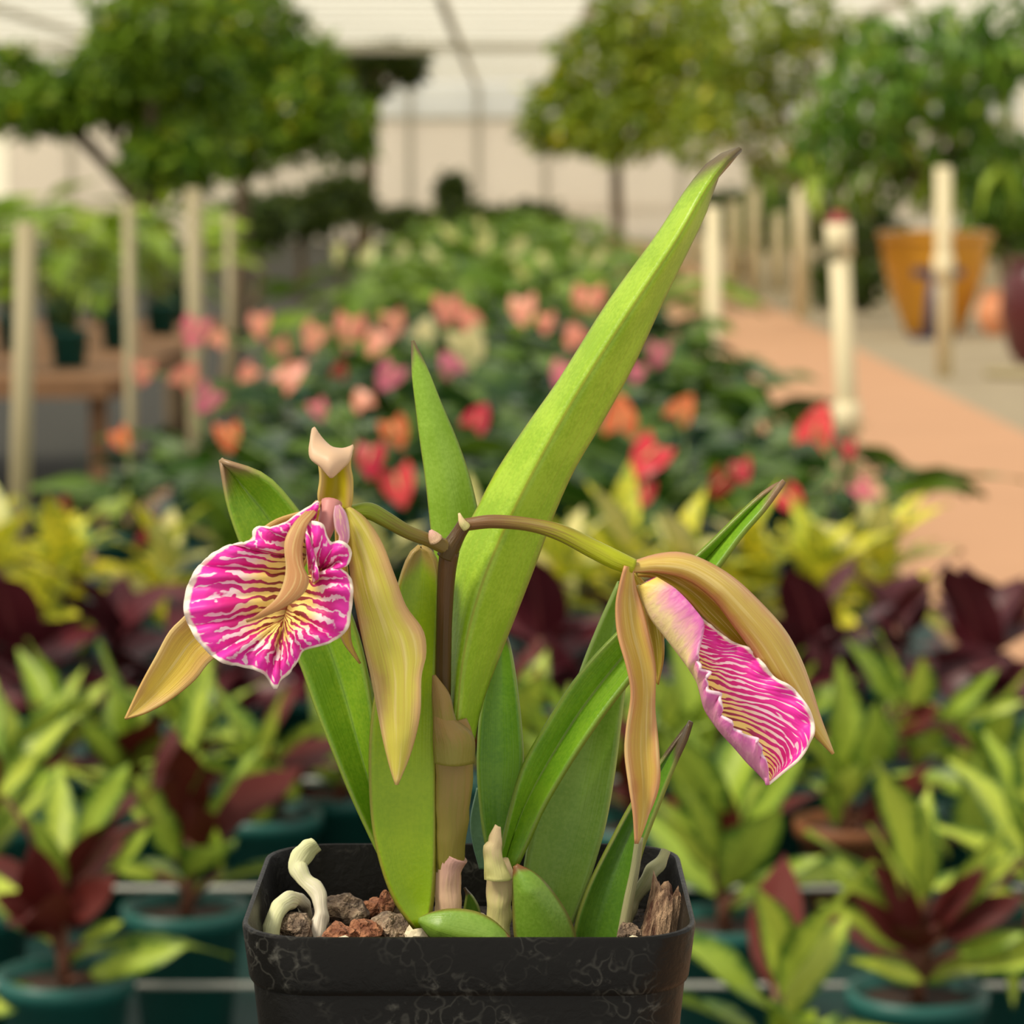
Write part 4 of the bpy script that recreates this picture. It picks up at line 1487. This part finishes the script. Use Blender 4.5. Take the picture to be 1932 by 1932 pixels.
# broad front leaf left of the sheath
leaf([(782, 1752), (745, 1700), (718, 1630), (702, 1550), (697, 1460), (700, 1370), (715, 1270), (735, 1180), (752, 1105), (772, 1050), (792, 1030)],
     [(806, 1752), (816, 1700), (821, 1630), (822, 1550), (822, 1460), (822, 1370), (824, 1270), (828, 1180), (830, 1105), (820, 1050), (796, 1030)],
     None, 'leaf_front', -0.8, -0.1, fold=0.12, crease=0.1, thick=0.0012)
# leaf behind, right of the tall one
leaf([(932, 1660), (918, 1600), (908, 1540), (901, 1450), (905, 1360), (918, 1280), (932, 1215), (946, 1178)],
     [(958, 1660), (962, 1600), (972, 1540), (986, 1450), (984, 1380), (974, 1290), (962, 1220), (948, 1178)],
     None, 'leaf_deep', 0.5, 1.0, fold=0.12, crease=0.3)
# arching leaf to the right
leaf([(932, 1640), (946, 1600), (960, 1540), (985, 1450), (1030, 1368), (1080, 1290), (1130, 1230), (1185, 1175), (1240, 1122), (1300, 1062), (1345, 1020), (1400, 966), (1445, 926), (1480, 908)],
     [(972, 1640), (996, 1590), (1028, 1520), (1082, 1430), (1140, 1346), (1190, 1282), (1240, 1218), (1290, 1150), (1345, 1085), (1400, 1010), (1442, 962), (1480, 908)],
     [(952, 1640), (968, 1585), (996, 1515), (1044, 1430), (1100, 1342), (1170, 1252), (1240, 1170), (1300, 1098), (1360, 1030), (1428, 955), (1480, 908)],
     'leaf_arch', 0.0, 0.9, fold=0.34, crease=0.85, tilt=-0.1)
# wide leaf behind the arching one
leaf([(1020, 1760), (990, 1690), (992, 1620), (1012, 1540), (1040, 1450), (1066, 1370), (1095, 1270), (1130, 1182), (1168, 1098)],
     [(1072, 1760), (1100, 1690), (1124, 1620), (1144, 1545), (1160, 1450), (1172, 1350), (1182, 1260), (1186, 1180), (1170, 1098)],
     None, 'leaf_back', 0.5, 1.6, fold=0.22, crease=0.2)
# dark narrow leaf by the hanging sepal
leaf([(1078, 1790), (1090, 1730), (1114, 1665), (1152, 1590), (1196, 1510), (1250, 1432), (1282, 1388), (1304, 1362)],
     [(1166, 1790), (1180, 1730), (1196, 1665), (1214, 1595), (1244, 1515), (1274, 1440), (1294, 1395), (1304, 1362)],
     None, 'leaf_dark', 0.0, 0.6, fold=0.25, crease=0.4, tilt=-0.1)
# young leaves at the rim
leaf([(980, 1800), (972, 1760), (970, 1720), (970, 1675), (972, 1634)], [(1092, 1800), (1078, 1745), (1052, 1698), (1014, 1654), (974, 1632)],
     None, 'leaf_young', -0.8, -0.9, fold=-0.3, crease=0.1)
leaf([(792, 1734), (820, 1722), (858, 1716), (900, 1722), (935, 1742), (968, 1778)], [(792, 1738), (815, 1768), (850, 1792), (890, 1800), (935, 1796), (968, 1782)],
     None, 'leaf_young', -1.2, -1.5, fold=-0.25, crease=0.4)
leaf([(880, 1760), (876, 1720), (880, 1690), (876, 1675)], [(908, 1760), (905, 1720), (894, 1695), (877, 1675)], None, 'leaf_dark', 0.4, 0.5, fold=0.1)
leaf([(905, 1640), (892, 1590), (888, 1545), (900, 1487)], [(922, 1640), (924, 1590), (918, 1540), (904, 1487)], None, 'leaf_blue', 1.6, 1.8, fold=0.05, crease=0.1)


def tube(name, pts, rpx, mat, parent=orch, n=14, samples=24, flat=1.0, label=None, rough=0.0):
    p3 = [S(*p) for p in pts]
    V_, F_, U_ = tube_data(p3, [r * YC / F for r in rpx], n, samples, flat)
    if rough:
        V_ = [v + Vector((mnoise.noise(v * 330), mnoise.noise(v * 330 + Vector((9, 0, 0))), mnoise.noise(v * 330 + Vector((0, 9, 0))))) * rough for v in V_]
    return put(name, V_, F_, U_, M[mat], parent, label=label)


# stem with its fork and bud scales
tube('stem', [(836, 1400, -0.4), (836, 1300, -0.4), (838, 1180, -0.5), (842, 1090, -0.55), (848, 1040, -0.6)], [14, 15, 15, 17, 19], 'stem')
tube('stem', [(842, 1052, -0.6), (850, 1034, -0.62), (866, 1006, -0.6), (880, 984, -0.6)], [19, 18, 14, 14], 'stem')
tube('bud_scale', [(880, 995, -0.75), (872, 985, -0.8), (866, 968, -0.8)], [9, 7, 2], 'stub', samples=8)
tube('bud_scale', [(822, 1018, -0.85), (816, 1008, -0.9), (812, 1000, -0.9)], [14, 9, 3], 'papery', samples=8)
# sheaths round the stem
tube('sheath', [(846, 1650, -0.5), (848, 1610, -0.5), (853, 1540, -0.5), (857, 1450, -0.5), (856, 1390, -0.45), (851, 1362, -0.42)], [26, 29, 33, 36, 35, 31], 'sheath', n=20, flat=0.8, rough=0.0003)
tube('sheath', [(846, 1768, -0.5), (846, 1715, -0.5), (845, 1660, -0.5), (850, 1626, -0.5), (856, 1612, -0.5)], [26, 26, 26, 28, 28], 'papery', n=18, flat=0.85, rough=0.0004)
V_, F_, U_ = ribbon(O([(822, 1420), (819, 1360), (817, 1310), (818, 1274)], -0.85, -0.7), O([(874, 1400), (856, 1350), (846, 1310), (820, 1274)], -0.8, -0.7), None, -0.25, 0.1, n=18, m=9)
put('sheath', V_, F_, U_, M['sheath'], thick=0.0006)
V_, F_, U_ = ribbon(O([(821, 1440), (819, 1400), (820, 1365), (822, 1342)], -0.95, -0.8), O([(893, 1440), (892, 1390), (862, 1362), (824, 1342)], -0.75, -0.8), None, -0.3, 0.1, n=18, m=11)
put('sheath', V_, F_, U_, M['sheath'], thick=0.0006)
# torn old stub
tube('old_stub', [(938, 1790, -0.6), (940, 1740, -0.6), (942, 1690, -0.6), (944, 1650, -0.6), (938, 1628, -0.6)], [24, 24, 26, 27, 23], 'stub', n=18, flat=0.8, rough=0.0005)
V_, F_, U_ = ribbon(O([(916, 1660), (915, 1625), (914, 1595), (922, 1590), (926, 1575), (936, 1556)], -0.9, -0.85),
                    O([(966, 1660), (950, 1630), (944, 1605), (945, 1590), (943, 1570), (942, 1560)], -0.85, -0.85), None, -0.2, 0.1, n=20, m=7, wav=0.06)
put('old_stub', V_, F_, U_, M['stub'], thick=0.0007)
# roots
tube('root', [(598, 1588, 1.2), (578, 1604, 1.1), (564, 1632, 1.0), (572, 1652, 0.8), (592, 1676, 0.6), (605, 1708, 0.4), (604, 1740, 0.2), (596, 1785, 0.0)],
     [15, 20, 21, 17, 15, 15, 16, 15], 'root', samples=40, flat=0.7, rough=0.0007)
tube('root', [(506, 1785, -0.6), (514, 1745, -0.5), (526, 1716, -0.2), (544, 1700, 0.2), (562, 1698, 0.7), (576, 1712, 1.2), (580, 1745, 1.5)],
     [15, 16, 17, 16, 15, 13, 12], 'root', samples=36, rough=0.0005)
tube('root', [(1254, 1606, 1.2), (1240, 1632, 1.0), (1218, 1664, 0.8), (1196, 1700, 0.7), (1184, 1735, 0.5), (1178, 1775, 0.4)], [10, 14, 14, 13, 12, 12], 'root_grey', samples=30, rough=0.0006)
tube('root', [(1206, 1580, -0.4), (1198, 1640, -0.35), (1186, 1700, -0.3), (1172, 1785, -0.25)], [8, 9, 10, 12], 'root_grey', samples=20, label='thin grey old stem')

# ------------------------------------------------------------------ flowers


def sub(o):
    return o


def blade(name, Lp, Rp, Mp, mat, parent, a, b, fold=0.2, crease=0.2, thick=0.0006, tilt=0.0, **kw):
    V_, F_, U_ = ribbon(O(Lp, a - tilt, b - tilt) if len(Lp[0]) == 2 else Lp, O(Rp, a + tilt, b + tilt) if len(Rp[0]) == 2 else Rp,
                        (O(Mp, a, b) if len(Mp[0]) == 2 else Mp) if Mp else None, fold, crease, **kw)
    V_ = [v - OL for v in V_]
    return put(name, V_, F_, U_, M[mat], parent, thick=thick)


def flower_root(pts, rpx, mat):
    p3 = [S(*p) - OL for p in pts]
    V_, F_, U_ = tube_data(p3, [r * YC / F for r in rpx], 14, 36)
    o = mesh_obj('flower', V_, F_, M[mat], orch, uvs=U_)
    return o


# ---- left flower
fl = flower_root([(850, 1036, -0.62), (812, 1020, -0.75), (770, 1004, -0.9), (728, 980, -1.0), (696, 964, -1.0), (664, 966, -1.0), (630, 966, -1.0)],
                 [16, 13, 13, 15, 16, 13, 12], 'stalk_left')
fl['label'] = 'flower seen from the front with its round striped lip'
# hooded dorsal sepal
blade('sepal', [(604, 962, -1.1), (601, 935, -1.2), (605, 905, -1.2), (603, 880, -1.2), (596, 850, -1.2), (592, 806, -1.35), (584, 836, -1.6), (586, 864, -1.75), (606, 880, -1.85), (624, 900, -1.9)],
      [(662, 962, -1.1), (664, 935, -1.2), (664, 905, -1.2), (660, 880, -1.2), (662, 860, -1.25), (667, 841, -1.4), (664, 858, -1.6), (657, 872, -1.75), (642, 886, -1.85), (626, 900, -1.9)],
      [(632, 962, -1.1), (632, 935, -0.95), (634, 905, -0.9), (632, 880, -0.9), (630, 860, -1.0), (628, 846, -1.45), (626, 856, -1.85), (624, 872, -2.0), (624, 886, -2.0), (625, 900, -1.9)],
      'hood', fl, 0, 0, fold=0.0, crease=0.2, n=44, m=13)
# lateral sepal hanging right
blade('sepal', [(645, 962), (656, 1010), (662, 1080), (672, 1140), (684, 1200), (700, 1273), (714, 1343), (726, 1400), (737, 1445), (748, 1480)],
      [(660, 958), (690, 980), (722, 1025), (745, 1085), (765, 1145), (797, 1192), (803, 1235), (795, 1275), (793, 1345), (772, 1425), (749, 1480)],
      [(652, 960), (672, 1005), (692, 1060), (712, 1130), (736, 1200), (750, 1260), (752, 1320), (752, 1390), (750, 1440), (748, 1480)],
      'sepal', fl, -1.1, -1.7, fold=-0.22, crease=0.2, n=48, m=15, wav=0.12, wn=2.0, tilt=-0.05)
# lateral sepal to the lower left
blade('sepal', [(612, 958), (560, 968), (510, 986), (460, 1030), (400, 1100), (351, 1160), (320, 1192), (295, 1238), (266, 1292), (236, 1356)],
      [(622, 985), (590, 1040), (550, 1110), (510, 1160), (460, 1205), (398, 1246), (368, 1282), (324, 1318), (278, 1344), (236, 1357)],
      None, 'sepal_gold', fl, -0.75, -0.9, fold=0.14, crease=0.4, n=44, m=13)
# narrow petal crossing in front of the lip
blade('petal', [(596, 946, -1.2), (576, 967, -1.7), (554, 990, -2.0), (538, 1024, -2.2), (541, 1068, -2.4), (537, 1098, -2.5), (522, 1130, -2.6), (488, 1158, -2.6), (465, 1170, -2.5)],
      [(608, 948, -1.2), (594, 972, -1.7), (578, 994, -2.0), (569, 1036, -2.2), (572, 1072, -2.4), (582, 1097, -2.5), (565, 1126, -2.6), (512, 1156, -2.6), (466, 1172, -2.5)],
      None, 'petal_tan', fl, 0, 0, fold=-0.12, crease=0.1, n=36, m=9)
# the other petal, behind the lip with only its tip out
blade('petal', [(632, 975), (634, 1060), (636, 1150), (644, 1205), (678, 1252)], [(640, 975), (654, 1060), (660, 1150), (662, 1210), (680, 1252)], None,
      'sepal_gold', fl, -0.95, -0.9, fold=0.1, crease=0.2, n=24, m=7)
# column and side lobe in the throat
tubeV = tube_data([S(*p) - OL for p in [(626, 948, -1.2), (620, 975, -1.35), (612, 1005, -1.4), (604, 1035, -1.35)]], [r * YC / F for r in (20, 18, 15, 9)], 14, 14)
put('column', *tubeV, M['column'], fl)
blade('side_lobe', [(634, 955), (631, 972), (634, 998), (641, 1012), (638, 1030)], [(640, 953), (652, 970), (658, 1000), (656, 1022), (648, 1032)], None, 'lobe', fl, -1.5, -1.7, fold=-0.15, crease=0.1, n=18, m=9)
# lip
lipb = [(601, 945), (566, 967), (538, 986), (513, 995), (492, 993), (478, 1000), (475, 1019), (446, 1026), (425, 1032), (397, 1047), (372, 1072), (357, 1097), (350, 1121),
        (347, 1150), (354, 1175), (367, 1200), (387, 1224), (408, 1244), (429, 1252), (453, 1257), (475, 1262), (492, 1268), (507, 1281), (519, 1300), (528, 1284), (545, 1270),
        (559, 1252), (571, 1228), (598, 1219), (626, 1211), (647, 1196), (658, 1181), (661, 1160), (665, 1132), (665, 1104), (657, 1083), (640, 1071), (657, 1064), (663, 1047),
        (658, 1030), (643, 1021), (624, 1023), (614, 1005), (608, 989), (592, 983), (576, 989), (583, 1014), (592, 1042), (598, 1066), (600, 1090)]


def lip_left():
    NB, NR = 220, 30
    b2 = even([Vector((x, y, 0)) for x, y in lipb], NB)
    verts, faces, uvs = [], [], []
    per = 0.0
    for i in range(NB):
        if i:
            per += (b2[i] - b2[i - 1]).length
        x, y = b2[i].x, b2[i].y
        t = i / (NB - 1)
        s = max(0.0, min(1.0, (y - 975) / (1235 - 975)))
        s = s ** 0.8
        ox, oy = 588 + (536 - 588) * s, 1012 + (1168 - 1012) * s
        if t > 0.74:
            k = min(1.0, (t - 0.74) / 0.1)
            ox, oy = ox + (586 - ox) * k, oy + (1106 - oy) * k
        so = -1.0 - 0.55 * s
        bo = -1.75 - 0.35 * s
        if x < 540:
            bo += 0.25 * (540 - x) / 190
        if t > 0.60:
            bo -= 0.28 * min(1, (t - 0.60) / 0.25)
        bo += 0.09 * math.sin(t * 2 * math.pi * 19) + 0.06 * math.sin(t * 2 * math.pi * 31 + 1)
        for j in range(NR):
            v = j / (NR - 1)
            px = ox + (x - ox) * v
            py = oy + (y - oy) * v
            off = so + (bo - so) * (1 - (1 - v) ** 2.0) + 0.10 * math.sin(v * math.pi) ** 2 * math.sin(t * 40)
            off += 0.12 * max(0, v - 0.8) / 0.2
            verts.append(S(px, py, off) - OL)
            uvs.append((per / 1500.0, v))
    for i in range(NB - 1):
        for j in range(NR - 1):
            a = i * NR + j
            faces.append((a, a + 1, a + NR + 1, a + NR))
    o = put('lip', verts, faces, uvs, M['lip'], fl, thick=0.0005, label='round magenta lip with cream veins and a white frilled margin')


lip_left()

# ---- right flower
fr = flower_root([(878, 990, -0.6), (930, 984, -0.7), (1000, 990, -0.85), (1060, 1006, -1.0), (1120, 1036, -1.1), (1165, 1058, -1.2), (1196, 1070, -1.2)],
                 [12, 13, 13, 16, 18, 18, 15], 'stalk')
fr['label'] = 'flower seen from the side with its lip pointing down'
# upper sepal arching over
blade('sepal', [(1186, 1064), (1236, 1048), (1284, 1044), (1332, 1060), (1384, 1092), (1434, 1138), (1480, 1190), (1510, 1245), (1530, 1300), (1546, 1352), (1571, 1420)],
      [(1190, 1078), (1240, 1078), (1296, 1092), (1345, 1128), (1385, 1180), (1418, 1225), (1448, 1275), (1480, 1320), (1512, 1362), (1545, 1395), (1570, 1420)],
      None, 'sepal_tan', fr, -1.1, 0.1, fold=-0.35, crease=0.15, n=48, m=13, tilt=-0.1)
# olive petal under it
blade('petal', [(1196, 1076), (1250, 1074), (1310, 1100), (1360, 1142), (1405, 1200), (1440, 1260)], [(1204, 1086), (1240, 1092), (1290, 1124), (1336, 1172), (1386, 1216), (1432, 1262)],
      None, 'petal_olive', fr, -0.75, -0.1, fold=0.2, crease=0.2, n=30, m=9)
blade('petal', [(1186, 1076), (1210, 1130), (1222, 1190), (1230, 1230), (1240, 1290)], [(1200, 1080), (1236, 1130), (1250, 1190), (1252, 1240), (1242, 1292)], None, 'petal_olive', fr, -0.5, -0.4, fold=0.1, n=24, m=7)
# sepal hanging in front
blade('sepal', [(1180, 1068), (1170, 1105), (1163, 1145), (1167, 1198), (1184, 1258), (1192, 1310), (1183, 1377), (1180, 1422), (1188, 1481), (1196, 1534), (1200, 1592)],
      [(1194, 1072), (1200, 1108), (1209, 1140), (1223, 1198), (1237, 1265), (1237, 1340), (1242, 1422), (1242, 1481), (1224, 1541), (1202, 1592)],
      None, 'sepal_tan', fr, -1.4, -1.3, fold=0.22, crease=0.6, n=52, m=13, wav=0.1, wn=2.0, tilt=0.1)
# lip: far rim, trough, fold and near rim at stations from the throat to the tip
stn = [((1238, 1090, -0.9), (1203, 1104, -1.1), (1240, 1090, -1.3)),
       ((1276, 1114, -0.8), (1223, 1157, -1.2), (1277, 1113, -1.6)),
       ((1308, 1150, -0.7), (1257, 1202, -1.3), (1310, 1148, -1.8)),
       ((1331, 1172, -0.6), (1286, 1240, -1.4), (1329, 1180, -1.9)),
       ((1354, 1190, -0.6), (1303, 1264, -1.4), (1319, 1226, -1.95)),
       ((1380, 1210, -0.55), (1316, 1286, -1.45), (1323, 1257, -2.0)),
       ((1412, 1222, -0.6), (1322, 1306, -1.5), (1336, 1270, -2.05)),
       ((1437, 1247, -0.7), (1330, 1336, -1.55), (1338, 1299, -2.05)),
       ((1462, 1277, -0.85), (1343, 1358, -1.6), (1361, 1313, -2.1)),
       ((1500, 1302, -1.0), (1361, 1382, -1.6), (1366, 1348, -2.1)),
       ((1530, 1345, -1.1), (1385, 1408, -1.65), (1386, 1372, -2.1)),
       ((1535, 1384, -1.2), (1410, 1437, -1.7), (1414, 1387, -2.1)),
       ((1511, 1428, -1.3), (1431, 1458, -1.7), (1434, 1402, -2.05)),
       ((1476, 1458, -1.55), (1445, 1474, -1.75), (1446, 1440, -1.9)),
       ((1451, 1479, -1.75), (1449, 1479, -1.75), (1450, 1478, -1.8))]


def lip_right():
    NS, NI, NO = 90, 26, 10
    A3 = catmull([Vector(s[0]) for s in stn], NS)
    C3 = catmull([Vector(s[1]) for s in stn], NS)
    D3 = catmull([Vector(s[2]) for s in stn], NS)
    verts, faces, uvs, fm = [], [], [], []
    m = NI + NO
    for i in range(NS):
        t = i / (NS - 1)
        a, c, d = A3[i], C3[i], D3[i]
        w = (a - c).length
        for j in range(NI):               # far rim to the fold: the striped inner face
            s = j / (NI - 1)
            b = (a + c) / 2 + Vector((0, 0, 0.4 * min(1, w / 80)))
            cc = b * 2 - (a + c) / 2
            p = a * (1 - s) ** 2 + cc * 2 * s * (1 - s) + c * s * s
            ruf = 0.10 * math.sin(t * 70) * max(0, 1 - s * 4) * min(1, w / 60)
            verts.append(S(p.x, p.y, p.z + ruf) - OL)
            uvs.append((0.05 + t * 0.62 + 0.25 * s, 1.0 - s * 0.93))
        for j in range(1, NO + 1):        # the fold round to the near rim: the outer face
            s = j / NO
            p = c.lerp(d, s) + Vector((-10 if t < 0.3 else -3, 6 if t < 0.3 else 2, -0.12)) * math.sin(math.pi * s)
            ruf = 0.07 * math.sin(t * 80 + 1) * s * s * (1 if t > 0.3 else 0.2)
            rp = (4.0 * math.sin(t * 95) + 4.0 * math.sin(t * 47 + 1)) * s * s * (1 if 0.32 < t < 0.9 else 0)
            verts.append(S(p.x + rp, p.y, p.z + ruf) - OL)
            uvs.append((t, s))
    for i in range(NS - 1):
        for j in range(m - 1):
            a = i * m + j
            faces.append((a, a + 1, a + m + 1, a + m))
            fm.append(0 if j < NI - 1 else 1)
    put('lip', verts, faces, uvs, [M['lip2'], M['lip_outer']], fr, fmat=fm, thick=0.0005, label='downward magenta lip with pink tubular base and frilled rim')


lip_right()

# ------------------------------------------------------------------ stones and bark in the pot


def stone(px, py, off, rpx, mat, label, group, seed, squash=(1, 1, 1)):
    rnd = random.Random(seed)
    bm = bmesh.new()
    bmesh.ops.create_icosphere(bm, subdivisions=3, radius=1.0)
    r = rpx * YC / F
    o3 = Vector((rnd.uniform(0, 50), rnd.uniform(0, 50), rnd.uniform(0, 50)))
    for v in bm.verts:
        k = 1 + 0.38 * mnoise.noise(v.co * 1.3 + o3) + 0.17 * mnoise.noise(v.co * 3.1 + o3) + 0.08 * mnoise.noise(v.co * 7 + o3)
        v.co = Vector((v.co.x * squash[0], v.co.y * squash[1], v.co.z * squash[2])) * k * r
    zmin = min(v.co.z for v in bm.verts)
    c = S(px, py, off)
    me = bpy.data.meshes.new('lava_stone')
    bm.to_mesh(me)
    bm.free()
    me.materials.append(M[mat])
    o = link('lava_stone', me)
    o.location = (c.x, c.y, c.z)
    o.rotation_euler = (0, 0, rnd.uniform(0, 6))
    tag(o, label, 'stone', group)
    return o


SG = ('rough grey-brown lava stone lying in the black pot', 'grey lava stones')
SR = ('rusty red-brown lava stone lying in the black pot', 'red lava stones')
SW = ('pale cream stone chip lying in the black pot', 'cream stone chips')
for i, (px, py, off, r, m, lb, sq) in enumerate((
        (648, 1722, 1.4, 44, 'stone_grey', SG, (1.1, 0.9, 0.8)), (706, 1716, 2.0, 28, 'stone_red', SR, (1, 1, 0.9)), (752, 1716, 1.6, 36, 'stone_grey', SG, (1, 1, 1)),
        (728, 1708, 1.2, 20, 'stone_red', SR, (0.7, 0.7, 1.4)),
        (738, 1756, 0.2, 46, 'stone_grey', SG, (1.1, 0.9, 0.8)), (688, 1758, -0.2, 32, 'stone_red', SR, (1.1, 1, 0.8)), (640, 1766, -0.5, 30, 'stone_red', SR, (1.2, 1, 0.7)),
        (556, 1756, -0.1, 38, 'stone_grey', SG, (1, 1, 1)), (790, 1768, -0.2, 34, 'stone_white', SW, (1, 0.8, 0.9)), (654, 1784, -1.4, 22, 'stone_white', SW, (1.3, 1, 0.7)),
        (1186, 1768, -0.6, 28, 'stone_grey', SG, (0.9, 0.9, 1)), (1202, 1780, -1.3, 20, 'stone_white', SW, (1.5, 0.8, 0.6)), (604, 1788, -1.2, 26, 'stone_grey', SG, (1, 1, 0.8)),
        (500, 1790, 0.4, 24, 'stone_grey', SG, (1, 1, 0.8)), (690, 1800, -1.4, 26, 'stone_grey', SG, (1, 1, 0.8)), (1130, 1716, 2.4, 26, 'stone_grey', SG, (1, 1, 0.8)),
        (1010, 1716, 2.6, 26, 'stone_red', SR, (1, 1, 0.8)), (905, 1740, 1.8, 24, 'stone_white', SW, (1.2, 1, 0.7)), (1270, 1750, 1.4, 24, 'stone_grey', SG, (1, 1, 0.8)))):
    stone(px, py, off, r, m, lb[0], lb[1], 800 + i, sq)


def bark_chip():
    rnd = random.Random(4)
    n, k = 22, 9
    base = [S(1238, 1792, -0.3), S(1250, 1728, -0.2), S(1258, 1668, -0.1)]
    c = catmull(base, k)
    verts, faces, uvs = [], [], []
    rad = [(0.8 + 0.35 * rnd.random()) for _ in range(n)]
    top = [rnd.uniform(-0.0035, 0.001) for _ in range(n)]
    cm = c[-1]
    root = Vector((c[0].x, c[0].y, c[0].z))
    for i in range(k):
        t = i / (k - 1)
        for j in range(n):
            a = 2 * math.pi * j / n
            rr = (44 - 16 * t) * YC / F * rad[j] * (1 + 0.06 * rnd.uniform(-1, 1))
            p = c[i] + Vector((rr * math.cos(a), rr * 0.6 * math.sin(a), 0))
            if i == k - 1:
                p.z += top[j] + 0.002 * math.cos(a - 2.6)
            elif i == k - 2:
                p.z += top[j] * 0.5
            verts.append(p - root)
            uvs.append((j / n, t))
    for i in range(k - 1):
        for j in range(n):
            a, b = i * n + j, i * n + (j + 1) % n
            faces.append((a, b, b + n, a + n))
    verts.append(cm - root - Vector((0, 0, 0.004)))
    q = len(verts) - 1
    uvs.append((0, 1))
    for j in range(n):
        faces.append(((k - 1) * n + j, (k - 1) * n + (j + 1) % n, q))
    faces.append(tuple(range(n - 1, -1, -1)))
    o = mesh_obj('bark_chip', verts, faces, M['bark'], None, smooth=False, uvs=uvs)
    o.location = root
    tag(o, 'splintered brown bark chip leaning in a corner of the black pot', 'bark')


bark_chip()
